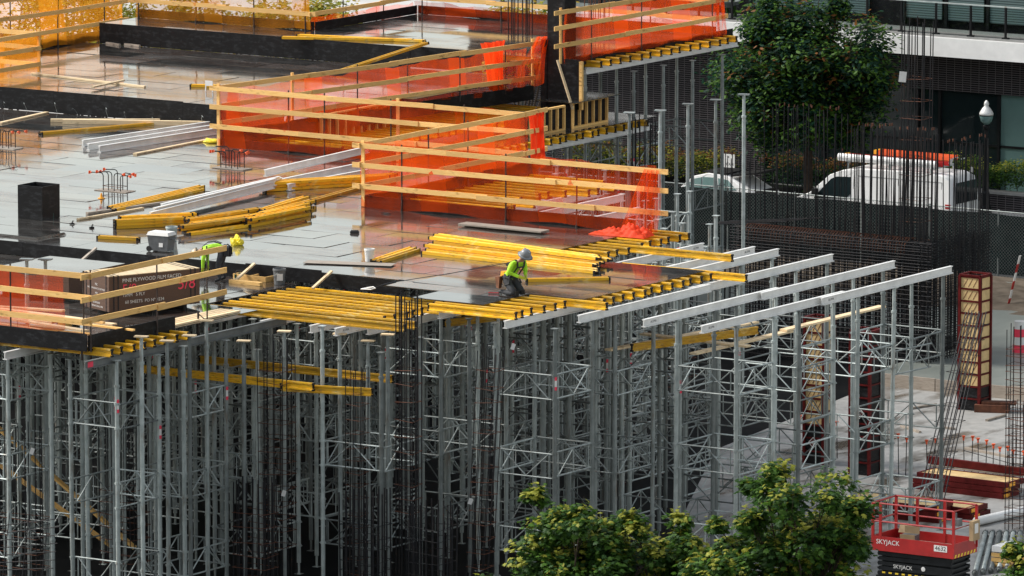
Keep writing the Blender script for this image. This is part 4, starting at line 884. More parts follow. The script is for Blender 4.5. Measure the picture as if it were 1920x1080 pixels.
# leaning bundle of bars tied together in front of the column form
t = thing('leaning_cage', 'leaning rebar cage propped above the red scissor lift', 'rebar', (7.2,10.9,0)); a = at(1745,940,0); b = onY(1830,585,a.y+4.2); m = MB()
for i in range(3):
    for j in range(3): o_ = Vector((.28*(i-1),.22*(j-1),0)); m.tube(a+o_,b+o_*.8,.017,5)
m.build('long_bars', 'rebar', t).location = -Vector((7.2,10.9,0)); m = MB(); d_ = b-a
for k in range(11):
    c = a+d_*(.08+.085*k); rr_ = random.uniform(-.05,.05); m.path([c+Vector(q) for q in ((-.34,-.27,rr_),(.34,-.27,0),(.34,.27,-rr_),(-.34,.27,0),(-.34,-.27,rr_))], .008, 4)
m.build('tie_hoops', 'rebar', t).location = -Vector((7.2,10.9,0))
# capped starter bars rising from the slab
def capped(label, px0, py0, px1, py1, n_, h, grp, level=None):
    A, B = at(px0,py0,0), at(px1,py1,0); t = thing('starter_bars', label, 'rebar', A, 0, None)
    for k in range(n_):
        q = (B-A)*(k/max(1,n_-1)); hh = h*random.uniform(.92,1.05); le = random.gauss(0,.03); bo = MB().tube((q.x,q.y,.005),(q.x+le,q.y,hh),.013,5).build('bar', 'rebar', t)
        c = MB(); c.tube((q.x+le,q.y,hh-.05),(q.x+le,q.y,hh+.02),.025,8); c.lathe([(.03,0),(.055,.045),(.055,.06)],8,(q.x+le,q.y,hh+.02)); c.build('safety_cap', 'cap_orange', bo)
    if level: MB().tube((0,0,level),(B.x-A.x,B.y-A.y,level),.011,5).build('tie_bar', 'rebar', t)
capped('row of starter bars with orange caps at the right picture edge', 1808,895,1915,925,9,1.12,1,.75)
capped('starter bars with orange caps right of the outermost post', 1672,888,1698,892,3,1.05,1)
capped('starter bars with orange caps behind the leaning cage', 1738,893,1765,896,3,1.02,1,.5)
capped('row of starter bars with orange caps seen between the outer posts', 1500,850,1640,868,7,1.0,1,.6)
starter('slender column cage with orange caps cut by the right picture edge', at(1905,1000,0).x,at(1905,1000,0).y,0,3,3,.45,.4,5.6,.22,.012,True,(0,0),'rebar',True,'column_cage',.3,5.2)
starter('column cage with orange caps standing behind at the right edge', at(1912,880,0).x,at(1912,880,0).y,0,3,3,.5,.45,1.9,.22,.012,True,(0,0),'rebar',True,'column_cage',.1,1.6)
for k in range(26):
    x, y = random.uniform(-6,4), random.uniform(33,46); m = MB(); 
    if k % 2 == 0: tag(MB().tube((0,0,0),(random.gauss(0,.05),0,random.uniform(.5,2.6)),.013,4).build('starter_bar', 'rebar', None, False, (x,y,.362)), 'single thin starter bar in the green slab, %s placed' % nth(k // 2), 'rebar', 'single bars in the green slab')
# debris on the slab
for k, (a_, b_, c_, d_) in enumerate([(1705,768,1755,760),(1690,800,1725,812),(1850,790,1885,780),(1765,803,1790,806),(1810,842,1890,858)]):
    A, B = at(a_,b_,.006), at(c_,d_,.006); plank(A,B,.09,.06,'grey_wood','scrap timber lying on the stained slab, %s from the left'%('second','leftmost','fourth','third','rightmost')[k])
m = MB(); m.box(-.5,.5,-.2,.2,0,.22); m.box(-.3,.7,-.1,.25,.22,.3); tag(m.build('wire_heap', 'rust', None, False, at(1860,772,.006), (0,0,.4)), 'dark heap of tangled scrap right of the column form', 'scrap')
# stacks of form panels
def panel_stack(label, px, py, rz, L, W, n_, mat, names='panel_stack', top=None):
    p = at(px,py,0); t = thing(names, label, 'formwork', (p.x,p.y,.006), rz)
    for k in range(n_):
        dx, dy = random.uniform(-.12,.12), random.uniform(-.06,.06); m = MB(); z = k*.16; m.box(-L/2+dx,L/2+dx,-W/2+dy,-W/2+dy+.06,z,z+.145); m.box(-L/2+dx,L/2+dx,W/2+dy-.06,W/2+dy,z,z+.145); m.box(-L/2+dx,-L/2+dx+.06,-W/2+dy+.062,W/2+dy-.062,z,z+.145); m.box(L/2+dx-.06,L/2+dx,-W/2+dy+.062,W/2+dy-.062,z,z+.145)
        q = m.build('panel_frame', mat, t); MB().box(-L/2+dx+.062,L/2+dx-.062,-W/2+dy+.062,W/2+dy-.062,z+.10,z+.13).build('panel_face', top or 'ply_tan', q)
        for e in (-1,): MB().box(L/2+dx+.001,L/2+dx+.012,-W/2+dy+.1,-W/2+dy+.4,z+.02,z+.12).build('end_tag', 'amber', q)
panel_stack('stack of dark red form panels with orange end tags behind the scissor lift', 1815,922,R(-2),2.9,.9,3,'red_dark')
panel_stack('stack of red form panels topped with pale boards left of the scissor lift', 1690,968,R(4),2.7,1.1,3,'red_dark')
panel_stack('low red form panels right behind the scissor lift rails', 1765,962,R(0),2.4,1.0,2,'red_dark')
a = at(1740,905,0); plank((a.x,a.y,.55),(a.x+3.2,a.y-.1,.52),.12,.2,'red_dark','dark red steel waler lying on the form panel stack','beam'); plank((a.x+.1,a.y+.1,.50),(a.x+3.0,a.y+.1,.48),.5,.03,'grey_wood','grey board under the dark red waler')
p0, p1 = at(1830,978,.13), at(1960,948,.13); tag(MB().tube(p0,p1,.12,16).build('pipe', 'white_paint', None, True), 'white pipe lying on the slab right of the scissor lift', 'pipe')
for k in range(6):
    A, B = at(1828+k*15,1075-k*2,.08), at(1848+k*13,998,.08); t = thing('stacked_post', 'galvanised shoring post lying in the row at bottom right, %s from the left' % nth(k), 'post', A, 0, 'shoring posts lying at bottom right'); d_ = B-A
    MB().tube((0,0,0),d_,.065,10).build('tube', 'galvanised', t, True); MB().tube(d_*.0,d_*.03,.085,8).build('collar', 'galv_dull', t); MB().tube(d_*.97,d_,.085,8).build('collar', 'galv_dull', t)
p = at(1905,1062,0); t = thing('timber_crate', 'white topped timber crate at the bottom right corner', 'crate', (p.x,p.y,.006), R(0)); MB().box(-.5,.7,-.4,.4,.40,.55).build('lid', 'white_paint', t)
for k in range(3): MB().box(-.5,.7,-.42,-.402,.02+k*.125,.12+k*.125).build('slat', 'raw_wood', t); MB().box(.702,.72,-.4,.4,.02+k*.125,.12+k*.125).build('slat', 'raw_wood', t)
for sx in (-.45,.6): MB().box(sx,sx+.09,-.39,.39,.0,.39).build('bearer', 'grey_wood', t)

# ================================================================== scissor lift
p = at(1787,1140,0); t = thing('scissor_lift', 'red scissor lift with black folded scissor pack, numbered 4632', 'lift', (p.x-1.17,p.y+.57,0), 0)
ch = MB(); ch.box(-1.12,1.12,-.5,.5,.22,.60); ch.build('chassis', 'lift_black', t)
for x in (-.8,.8):
    for y in (-.56,.50): MB().tube((x,y,.22),(x,y+.06,.22),.22,16).build('wheel', 'tyre', t)
pk = MB()
for k in range(6):
    z = .63+k*.125
    for y in (-.44,.40): pk.bar((-1.08+.03*(k % 2),y,z+.03),(1.08-.03*(k % 2),y,z+.03+(.03 if k % 2 else -.0)),.07,.10)
    pk.tube((-1.06,-.48,z+.03),(-1.06,.46,z+.03),.035,8); pk.tube((1.04,-.48,z+.03),(1.04,.46,z+.03),.035,8)
pk.box(-1.0,1.0,-.38,.38,.61,1.32); sp = pk.build('scissor_pack', 'lift_black', t)
text('SKYJACK', sp, (-.35,-.482,.86), (R(90),0,0), .14, 'white_plastic'); hz = MB()
for k in range(10): hz.box(-.95+k*.19,-.86+k*.19,-.483,-.478,.66,.70)
hz.build('hazard_dashes', 'yellow_paint', sp)
ZF = 1.38; pf = MB(); pf.box(-1.16,1.16,-.575,.575,ZF-.03,ZF); pf.build('platform_floor', 'grey_wood', t)
MB().lathe([(.05,0),(.06,.01),(.02,.015)],12).build('emblem', 'white_plastic', sp, False, (.25,-.482,.88), (R(90),0,0))
tb = MB(); tb.box(-1.18,1.18,-.60,-.578,ZF-.13,ZF+.24); tb.box(-1.18,1.18,.578,.60,ZF-.13,ZF+.24); tb.box(1.16,1.18,-.577,.577,ZF-.13,ZF+.24); tb.box(-1.18,-1.16,-.577,.577,ZF-.13,ZF+.24); to = tb.build('toe_guard', 'red_paint', t)
text('SKYJACK', to, (-.72,-.604,ZF+.10), (R(90),0,0), .17, 'white_plastic'); MB().box(.62,1.0,-.606,-.602,ZF+.02,ZF+.18).build('number_plate', 'white_plastic', to); text('4632', to, (.81,-.608,ZF+.10), (R(90),0,0), .16, 'cap_black', 'number')
hz = MB()
for k in range(7): hz.add([(1.183,-.55+k*.16,ZF-.12),(1.183,-.47+k*.16,ZF-.12),(1.183,-.43+k*.16,ZF-.04),(1.183,-.51+k*.16,ZF-.04)],[(0,1,2,3)])
hz.build('hazard_dashes', 'yellow_paint', to); text('SJ', to, (1.184,.48,ZF+.14), (R(90),0,R(90)), .09, 'white_plastic')
def rail(name, pts): return MB().path(pts, .024, 6).build(name, 'red_paint', t)
zt = ZF+1.08; zm = ZF+.62
rail('top_rail', [(-1.17,-.58,zt),(1.17,-.58,zt),(1.17,.58,zt),(-1.17,.58,zt),(-1.17,-.58,zt)])
rail('middle_rail', [(-1.17,-.58,zm),(1.17,-.58,zm),(1.17,.58,zm),(-1.17,.58,zm),(-1.17,-.58,zm)])
for x, y in ((-1.17,-.58),(1.17,-.58),(1.17,.58),(-1.17,.58),(-.95,-.58),(-.55,.58),(.25,.58)): MB().box(x-.035,x+.035,y-.022,y+.022,ZF,zt).build('rail_post', 'red_paint', t)
cb = MB(); cb.box(1.19,1.30,.18,.52,ZF+.22,ZF+.72); c = cb.build('manual_box', 'cardboard', t); MB().box(1.301,1.304,.26,.44,ZF+.4,ZF+.65).build('label_sticker', 'white_plastic', c)
cb = MB(); cb.box(.9,1.12,-.25,-.05,zm+.02,zm+.2); cb.tube((1.0,-.15,zm+.2),(1.0,-.15,zm+.34),.02,6); cb.build('control_panel', 'grey_plastic', t)
q = thing('cardboard_box', 'open cardboard box lying on the scissor lift platform', 'box', (p.x-1.17-.45,p.y+.6,ZF), R(8)); MB().box(-.2,.2,-.16,.16,.002,.24).build('body', 'grey_plastic', q); m = MB(); m.bar((-.2,.16,.24),(-.2,.30,.42),.36,.01); m.box(-.2,.2,.16,.17,.24,.42); m.box(-.2,.2,-.17,-.16,.14,.26); m.build('flap', 'cardboard', q)

# ================================================================== chain-link fence with dark screen
YF = 51.5; t = thing('chain_link_fence', 'long chain link fence with dark green windscreen along the street', 'fence', (0,YF,0)); XA, XB = -36, 8
for k in range(18): MB().tube((XA+k*2.6,.05,0),(XA+k*2.6,.05,2.35),.035,8).build('fence_post', 'galvanised', t)
vs, fs = [], []; nx, nz = 220, 8
for i in range(nx+1):
    for j in range(nz+1): x = XA+(XB-XA)*i/nx; q = j/nz; vs.append((x,.03+.04*math.sin(x*1.9+q*4)*math.sin(3.1*q)+.02*math.sin(x*6),.22+1.98*q+.02*math.sin(x*2.3)*q))
for i in range(nx):
    for j in range(nz): a_ = i*(nz+1)+j; fs.append((a_,a_+nz+1,a_+nz+2,a_+1))
m = MB(); m.add(vs, fs); m.build('windscreen_cloth', 'windscreen', t, True)
m = MB(); x = XA-2.3
while x < XB:
    for s_ in (1,-1):
        a_, b_ = (x, .1) if s_ > 0 else (x+2.2, .1); m.bar((a_,-.06,.1),(a_+s_*2.2,-.06,2.3),.006,.006)
    x += .115
m.build('wire_mesh', 'galv_dull', t); MB().tube((XA,-.03,2.31),(XB,-.03,2.31),.022,6).build('top_wire', 'galvanised', t)
# ================================================================== street: building, hedges, lamp, sign, vehicles
YB = 67.0
t = thing('brick_building', 'dark brick building with white balcony band across the street', 'building', (0,YB,0))
MB().box(-47,-33.6,0,.5,0,5.35).build('brick_wall', 'brick', t); MB().box(-33.598,20,.02,.5,3.95,5.35).build('brick_wall', 'brick', t)
MB().box(-47,20,-1.5,.4,5.352,6.02).build('balcony_band', 'white_paint', t); MB().box(-47,20,-1.3,.4,6.022,6.10).build('balcony_floor', 'stone_cap', t)
MB().box(-47,20,1.0,14,0,22).build('core_wall', 'clad_dark', t)
x = -33.58
for k in range(22):
    wd = (2.4,1.5,2.4,.9)[k % 4]; dark = k % 4 in (0,)
    w_ = MB().box(x,x+wd-.10,.26,.30,.10,3.94).build('window', 'glass_dark' if x < -24.3 else 'teal_glass', t); MB().box(x+wd-.10,x+wd,.16,.36,.02,3.95).build('mullion', 'frame_dark', w_); MB().box(x,x+wd-.10,.20,.25,2.05,2.13).build('transom', 'frame_dark', w_); x += wd
m = MB(); m.box(-33.6,-33.5,.1,.5,0,3.95)
MB().box(-33.7,20,.03,.35,-.02,.09).build('plinth', 'stone_cap', t)
x = -44.0
for k in range(26):
    u = MB().box(x,x+1.45,.84,.9,6.35,9.6).build('window', 'blind', t); MB().box(x-.12,x-.005,.78,.93,6.12,9.8).build('mullion', 'frame_dark', u); x += 1.7 if k % 3 else 3.0
for zf in (10.6,15.2): MB().box(-47,20,-1.0,1.0,zf,zf+.5).build('balcony_band', 'white_paint', t)
bl = thing('balcony_railing', 'glass balcony railing with dark posts above the white band', 'railing', (0,YB-1.22,6.103))
for k in range(26): m = MB(); m.box(-44+k*1.4-.035,-44+k*1.4+.035,-.035,.035,0,1.1); m.box(-44+k*1.4-.12,-44+k*1.4+.12,-.07,.07,0,.045); m.build('railing_post', 'frame_dark', bl)
MB().box(-44,-8,-.045,.045,1.101,1.14).build('top_rail', 'galvanised', bl)
for k in range(25): MB().box(-43.92+k*1.4,-42.68+k*1.4,-.006,.006,.09,1.05).build('glass_pane', 'clear_glass', bl)
for k, x in enumerate((-24.2,-28.4)):
    s_ = MB().box(-.06,.06,-.05,0,-.12,.12).build('wall_lamp', 'stone_cap', None, False, (x,YB+.98,7.15)); tag(s_, 'small grey wall lamp on the dark cladding above the balcony, '+('right one','left one')[k], 'lamp')
# grill with green legs on the balcony
q = thing('patio_chair', 'green legged bowl chair on the balcony at the fence end', 'chair', (-34.9,YB-.4,6.105))
for a_, b_ in ((-.3,-.1),(.3,-.1),(-.15,.3),(.15,.3)): MB().tube((a_*1.2,b_,0),(a_*.6,b_*.5,.9),.045,8).build('leg', 'leaf_mid', q)
MB().lathe([(.1,.3),(.42,.42),(.5,.55),(.47,.56),(.35,.45)],16).build('seat_bowl', 'stone_cap', q)
# planter wall and hedges
MB_ = thing('planter_wall', 'low dark brick planter wall with pale cap below the hedge', 'wall', (0,64.9,.13)); MB().box(-26.5,8,0,.35,0,.62).build('wall', 'brick', MB_); MB().box(-26.6,8.1,-.05,.4,.622,.72).build('cap', 'stone_cap', MB_)
# ------------------------------------------------------------------ foliage
def leafshape(kind):
    if kind == 'maple':
        p = [(0,0),(.35,.05),(.5,.3),(.28,.42),(.42,.78),(.12,.66),(0,1.0),(-.12,.66),(-.42,.78),(-.28,.42),(-.5,.3),(-.35,.05)]
        return p, [(0,1,2,3),(0,3,4,5),(0,5,6,7),(0,7,8,9),(0,9,10,11)]
    p = [(0,0),(.22,.35),(.18,.7),(0,1),(-.18,.7),(-.22,.35)]; return p, [(0,1,2,3),(0,3,4,5)]
def leaves(mb, c, spread, n_, size, kind, mats, rr, out=None):
    p, fs = leafshape(kind)
    for _ in range(n_):
        d = Vector((rr.gauss(0,1),rr.gauss(0,1),rr.gauss(0,.8))); pos = Vector(c)+d*spread
        up = Vector((rr.gauss(0,.45),rr.gauss(0,.45),1)); 
        if out: up += Vector(out)*.8
        up.normalize(); tdir = Vector((rr.gauss(0,1),rr.gauss(0,1),-.35)); tdir = (tdir-up*tdir.dot(up)).normalized(); s_ = up.cross(tdir); k = size*rr.uniform(.6,1.25)
        vs = [pos+s_*(a*k)+tdir*(b*k)-up*(.18*k*(abs(a)*1.2+b*b*.6)) for a, b in p]
        mb.add(vs, fs, rr.choice(mats))
def tree(name, label, base, trunk_h, r_tr, clumps, mats, leaf, size, n_per, seed, cat='tree', group=None, pick=None, sp=.34):
    """clumps: (x,y,z,r) offsets from the base; leaf clusters spread over each clump's shell"""
    rr = random.Random(seed); t = thing(name, label, cat, base, 0, group); m = MB()
    m.tube((0,0,0),(0,0,trunk_h),r_tr,9,0,r_tr*.7); top = Vector((0,0,trunk_h))
    for (x,y,z,r) in clumps:
        e = Vector((x,y,z)); mid = top.lerp(e,.5)+Vector((rr.gauss(0,.15),rr.gauss(0,.15),-.1)); m.tube(top*.97,mid,r_tr*.42,6,0,r_tr*.26); m.tube(mid,e,r_tr*.26,6,0,r_tr*.10)
        for _ in range(4):
            f = e+Vector((rr.gauss(0,1),rr.gauss(0,1),rr.gauss(0,1)))*r*.55; m.tube(mid.lerp(e,rr.uniform(.3,.9)),f,r_tr*.12,5,0,r_tr*.04)
    m.build('trunk', 'bark', t); lm = MB()
    for (x,y,z,r) in clumps:
        for _ in range(n_per):
            d = Vector((rr.gauss(0,1),rr.gauss(0,1),rr.gauss(0,1))).normalized(); q = rr.random()**.38; c = Vector((x,y,z))+Vector((d.x*r,d.y*r,d.z*r*.85))*q
            ms = pick(d, q, rr) if pick else [0,1]
            leaves(lm, c, r*.10+sp*size*.9, rr.randint(7,12), size, leaf, ms, rr, d*.5)
    lm.build('crown', mats, t); return t
def clumps_in(rr, n_, rx, ry, zc, rz, rmin, rmax):
    out = []
    for _ in range(n_):
        d = Vector((rr.gauss(0,1),rr.gauss(0,1),rr.gauss(0,1))).normalized()*(rr.random()**.5); out.append((d.x*rx,d.y*ry,zc+d.z*rz,rr.uniform(rmin,rmax)))
    return out
rr = random.Random(21)
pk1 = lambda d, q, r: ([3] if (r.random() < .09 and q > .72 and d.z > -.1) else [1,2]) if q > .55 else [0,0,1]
b = at(1515,420,0)
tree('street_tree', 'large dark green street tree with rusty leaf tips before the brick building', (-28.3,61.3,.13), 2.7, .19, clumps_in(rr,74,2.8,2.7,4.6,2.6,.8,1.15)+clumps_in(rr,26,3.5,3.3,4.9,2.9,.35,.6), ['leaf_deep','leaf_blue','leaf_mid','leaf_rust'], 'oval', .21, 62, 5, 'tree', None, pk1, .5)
pk2 = lambda d, q, r: ([2] if (r.random() < .45 and d.z > .0) else [1,1,0]) if q > .7 else [0,0,0,1]  # inner leaves take the darker green, shade of the gaps put into colour
# young maples in the foreground, crowns rising into the bottom of the picture
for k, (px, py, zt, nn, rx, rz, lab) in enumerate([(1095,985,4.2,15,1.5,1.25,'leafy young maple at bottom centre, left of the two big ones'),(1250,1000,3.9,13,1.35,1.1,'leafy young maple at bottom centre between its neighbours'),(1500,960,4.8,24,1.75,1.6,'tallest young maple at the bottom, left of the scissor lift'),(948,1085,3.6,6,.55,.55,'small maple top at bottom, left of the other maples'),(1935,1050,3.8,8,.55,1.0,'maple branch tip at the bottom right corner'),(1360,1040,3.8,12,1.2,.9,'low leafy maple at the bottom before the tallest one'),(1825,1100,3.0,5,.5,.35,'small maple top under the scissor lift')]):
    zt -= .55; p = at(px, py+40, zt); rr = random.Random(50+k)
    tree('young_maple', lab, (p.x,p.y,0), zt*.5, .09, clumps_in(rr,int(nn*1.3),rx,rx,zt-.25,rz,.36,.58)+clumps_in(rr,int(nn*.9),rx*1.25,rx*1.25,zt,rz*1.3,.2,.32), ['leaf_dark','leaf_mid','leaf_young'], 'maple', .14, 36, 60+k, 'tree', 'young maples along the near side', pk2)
# hedges
def hedge(label, x0, x1, y0, y1, z0, z1, mats, seed, n_, size=.11):
    rr = random.Random(seed); t = thing('hedge', label, 'hedge', (x0,y0,z0)); lm = MB(); st = MB()
    for k in range(int((x1-x0)*2)): st.tube((k*.5+.2,(y1-y0)/2,0),(k*.5+.2+rr.gauss(0,.1),(y1-y0)/2,(z1-z0)*.7),.015,5)
    st.build('stems', 'bark', t)
    for _ in range(n_):
        x, y, z = rr.uniform(0,x1-x0), rr.uniform(0,y1-y0), rr.uniform(.05,1)**.6*(z1-z0); z *= 1+.12*math.sin(x*2.2)+.08*math.sin(x*5)
        leaves(lm, (x,y,z), .09, 7, size, 'oval', ([2] if z > .75*(z1-z0) and rr.random() < .45 else [0,1]), rr)
    lm.build('foliage', mats, t); t['kind'] = 'thing'; return t
hedge('trimmed green hedge on the planter wall at the right edge', -25.6,-19,65.05,66.3,.75,1.75,['leaf_dark','leaf_mid','leaf_young'],1,1500)
hedge('rust tipped hedge behind the van nose', -32.6,-26.4,65.0,66.2,.14,1.35,['leaf_deep','leaf_dark','leaf_rust'],2,1300)
hedge('yellow and rust shrubs behind the parked car', -41,-34.2,65.2,66.3,.14,1.25,['leaf_dark','leaf_young','leaf_rust'],3,1400)
# ------------------------------------------------------------------ street lamp
p = at(1848,402,0); t = thing('street_lamp', 'black post lamp with acorn globe before the storefront glass', 'lamp', (-22.9,64.3,.13))
m = MB(); m.lathe([(.22,0),(.22,.25),(.16,.3),(.13,.7),(.15,.72),(.09,.8),(.07,2.4),(.06,2.95),(.11,3.0),(.12,3.08),(.07,3.12)],14); m.build('pole', 'frame_dark', t)
MB().lathe([(.08,3.13),(.20,3.25),(.24,3.42),(.23,3.46)],16).build('globe', 'teal_glass', t, True); MB().lathe([(.245,3.462),(.25,3.52),(.21,3.6),(.13,3.72),(.07,3.78),(.09,3.84),(.07,3.92),(.02,3.98)],16).build('cap', 'aluminium', t, True); MB().lathe([(.25,3.44),(.26,3.455),(.25,3.461)],16).build('ring', 'frame_dark', t)
p = onY(1366,310,63.5); t = thing('parking_sign', 'white parking sign on a post above the parked car', 'sign', (p.x,63.5,.13)); MB().tube((0,0,0),(0,0,p.z+.15),.03,8).build('post', 'galvanised', t); s_ = MB().box(-.28,.28,-.04,-.032,p.z-.48,p.z+.28).build('board', 'white_paint', t)
for k, (b_, z, sz) in enumerate((('P',.14,.2),('2 HOUR',-.08,.13),('PARKING',-.26,.11))): text(b_, s_, (0,-.043,p.z+z), (R(90),0,0), sz, 'cap_black')
# ------------------------------------------------------------------ vehicles
def loft(secs, mats, name, parent, smooth=True, mi=None):
    """secs: list of closed loops with equal point counts"""
    m = MB(); n_ = len(secs[0]); vs = [q for s_ in secs for q in s_]; fs = []
    for k in range(len(secs)-1): fs += [(k*n_+i,k*n_+(i+1) % n_,(k+1)*n_+(i+1) % n_,(k+1)*n_+i) for i in range(n_)]
    fs += [tuple(range(n_-1,-1,-1)), tuple((len(secs)-1)*n_+i for i in range(n_))]; m.add(vs, fs); o = m.build(name, mats, parent, smooth)
    for poly in o.data.polygons: poly.use_smooth = len(poly.vertices) == 4
    return o
def wheel(parent, x, y, r, w_=.22):
    wh = MB().tube((x,y-w_/2,r),(x,y+w_/2,r),r,20).build('wheel', 'tyre', parent); MB().tube((x,y-w_/2-.01,r),(x,y+w_/2+.01,r),r*.6,14).build('rim', 'galvanised', wh)
# van faces -X (left in the picture); side towards the camera is -Y
p = at(1648,452,0); t = thing('delivery_van', 'white delivery van with red ladders on its roof rack', 'van', (-22.95,57.36,.004), 0); t.scale = (1.09,1,1.18)
prof = [(-2.95,.45),(-2.98,.85),(-2.80,1.12),(-2.20,1.34),(-1.50,1.90),(-1.05,2.06),(-.4,2.14),(1.2,2.17),(2.5,2.14),(2.82,2.02),(2.95,1.2),(2.97,.45)]
def side(yo, inset): return [(x, yo*(1-inset*max(0,z-1.1)/1.1), z) for x, z in prof]
loft([[(x*.985,-1.0*(1-.13*max(0,z-1.1)) ,z) for x,z in prof],[(x,-.93*(1-.13*max(0,z-1.1)),z+.01) for x,z in prof],[(x,.93*(1-.13*max(0,z-1.1)),z+.01) for x,z in prof],[(x*.985,1.0*(1-.13*max(0,z-1.1)),z) for x,z in prof]], 'white_paint', 'body', t)
def sidepanel(name, pts, mat, off=.012):
    m = MB(); vs = [(x,-(1.0+off)*(1-.13*max(0,z-1.1)),z) for x,z in pts]; vs2 = [(x,y+.03,z) for x,y,z in vs]; n_ = len(pts); m.add(vs+vs2, [tuple(range(n_)),tuple(range(2*n_-1,n_-1,-1))]+[(i,i+n_,(i+1) % n_+n_,(i+1) % n_) for i in range(n_)]); return m.build(name, mat, t)
sidepanel('side_window', [(-2.02,1.20),(-1.75,1.48),(-1.42,1.80),(-1.22,1.88),(-.72,1.90),(-.70,1.40),(-.85,1.28)], 'glass_dark')
for nm, x0, x1 in (('cab_door',-1.9,-.6),('sliding_door',-.45,1.0),('side_panel',1.1,2.55)):
    q = MB(); 
    for (a_, b_, c_, d_) in ((x0,.5,x0,1.15),(x1,.5,x1,1.95),(x0 if nm != 'cab_door' else -.6,1.95,x1,1.95),(x0,.5,x1,.5)): q.bar((a_,-1.004*(1-.13*max(0,b_-1.1))-.003,b_),(c_,-1.004*(1-.13*max(0,d_-1.1))-.003,d_),.008,.014)
    q.build('door_seam', 'stone_cap', t)
MB().box(-.72,-.52,-1.03,-1.0,1.08,1.12).build('door_handle', 'cap_black', t); MB().box(2.72,2.90,-.985,-.96,.95,1.35).build('tail_light', 'red_paint', t); MB().box(-2.0,-1.85,-1.16,-.99,1.28,1.5).build('mirror', 'cap_black', t)
MB().box(-2.96,-2.78,-.93,-.6,.86,1.04).build('headlight', 'clear_glass', t); MB().box(2.965,2.985,-.7,.7,1.35,1.95).build('rear_window', 'glass_dark', t)
for x in (-1.95,1.75):
    for y in (-.88,.88): wheel(t, x, y, .36)
for x in (-.9,.6,2.1): m = MB(); m.bar((x,-.78,2.30),(x,.78,2.30),.05,.05); m.box(x-.03,x+.03,-.78,-.72,2.12,2.29); m.box(x-.03,x+.03,.72,.78,2.12,2.29); m.build('roof_rack_bar', 'galvanised', t)
MB().tube((-1.3,-.62,2.42),(2.2,-.62,2.42),.11,12).build('conduit_tube', 'white_paint', t)
for k, (y, z) in enumerate(((-.30,2.42),(.25,2.55))):
    l = thing('ladder', '%s red ladder strapped on the van roof rack'%('nearer','farther')[k], 'ladder', (-22.95,57.36,.004)); l.scale = (1.09,1,1.18) 
    for dy in (-.2,.2): m = MB(); m.bar((-1.2+k*.9,y+dy,z),(2.4,y+dy,z),.04,.13); m.build('ladder_rail', 'cap_orange' if k else 'red_paint', l)
    for q in range(11): MB().tube((-1.0+k*.9+q*.28,y-.2,z),(-1.0+k*.9+q*.28,y+.2,z),.018,6).build('rung', 'galvanised', l)
    MB().box(-1.28+k*.9,-1.19+k*.9,y-.24,y+.24,z-.05,z+.07).build('end_foot', 'amber', l)
# silver car with black roof further left
t = thing('parked_car', 'silver car with dark roof and open tailgate parked left of the van', 'car', (-29.95,57.9,.004)); t.scale = (.95,.95,1.2)
prof = [(-2.2,.35),(-2.25,.65),(-1.9,.86),(-1.2,.96),(-.55,1.40),(.1,1.52),(.9,1.48),(1.75,1.12),(2.15,1.0),(2.2,.4)]
loft([[(x*.98,-.9*(1-.28*max(0,z-.9)),z) for x,z in prof],[(x,-.84*(1-.28*max(0,z-.9)),z+.01) for x,z in prof],[(x,.84*(1-.28*max(0,z-.9)),z+.01) for x,z in prof],[(x*.98,.9*(1-.28*max(0,z-.9)),z) for x,z in prof]], 'white_paint', 'body', t)
for pts in ([(-.98,1.0),(-.5,1.34),(-.18,1.40),(-.16,1.0)],[(-.10,1.0),(-.12,1.41),(.45,1.42),(.55,1.04)],[(.62,1.05),(.52,1.41),(.95,1.38),(1.35,1.12)]):
    m = MB(); vs = [(x,-.915*(1-.28*max(0,z-.9)),z) for x,z in pts]; m.add(vs+[(x,y+.03,z) for x,y,z in vs], [(0,1,2,3),(7,6,5,4)]+[(i,i+4,(i+1) % 4+4,(i+1) % 4) for i in range(4)]); m.build('side_window', 'teal_glass', t)
MB().box(-.2,.85,-.68,.68,1.535,1.565).build('roof_panel', 'cap_black', t); m = MB(); m.bar((1.0,0,1.5),(2.1,0,1.62),1.3,.06); m.build('tailgate', 'cap_black', t); MB().box(2.0,2.22,-.6,.6,.6,1.1).build('boot_opening', 'cap_black', t)
for x in (-1.4,1.4):
    for y in (-.8,.8): wheel(t, x, y, .32, .2)
# second pickup rear seen below the screen at far right
t = thing('parked_pickup', 'white vehicle rear showing under the fence at the right edge', 'car', (-9.0,55.5,.004)); MB().box(-2.2,2.2,-.85,.85,.45,1.0).build('body', 'white_paint', t); MB().box(-2.0,.2,-.75,.75,1.002,1.6).build('cab', 'glass_dark', t); MB().box(-2.3,-2.21,-.8,.8,.42,.6).build('bumper', 'galvanised', t)
for x in (-1.4,1.4):
    for y in (-.78,.78): wheel(t, x, y, .36, .2)
# fencing far right: leaning striped barrier boards
t = thing('barrier_post', 'leaning red and white barrier board at the right picture edge', 'barrier', at(1890,575,.36)); 
for k in range(6): MB().bar((.0+k*.07,.0,.0+k*.28),(.07+k*.07,0,.27+k*.28),.12,.02).build('stripe', 'white_plastic' if k % 2 else 'red_paint', t)
p = at(1912,660,.36); m = MB(); t = thing('traffic_drum', 'red and white striped drum at the right picture edge', 'barrier', p)
for k in range(4): MB().lathe([(.22-.01*k,k*.24),(.21-.01*k,k*.24+.235)],14).build('band', 'white_plastic' if k % 2 else 'pink_paint', t)
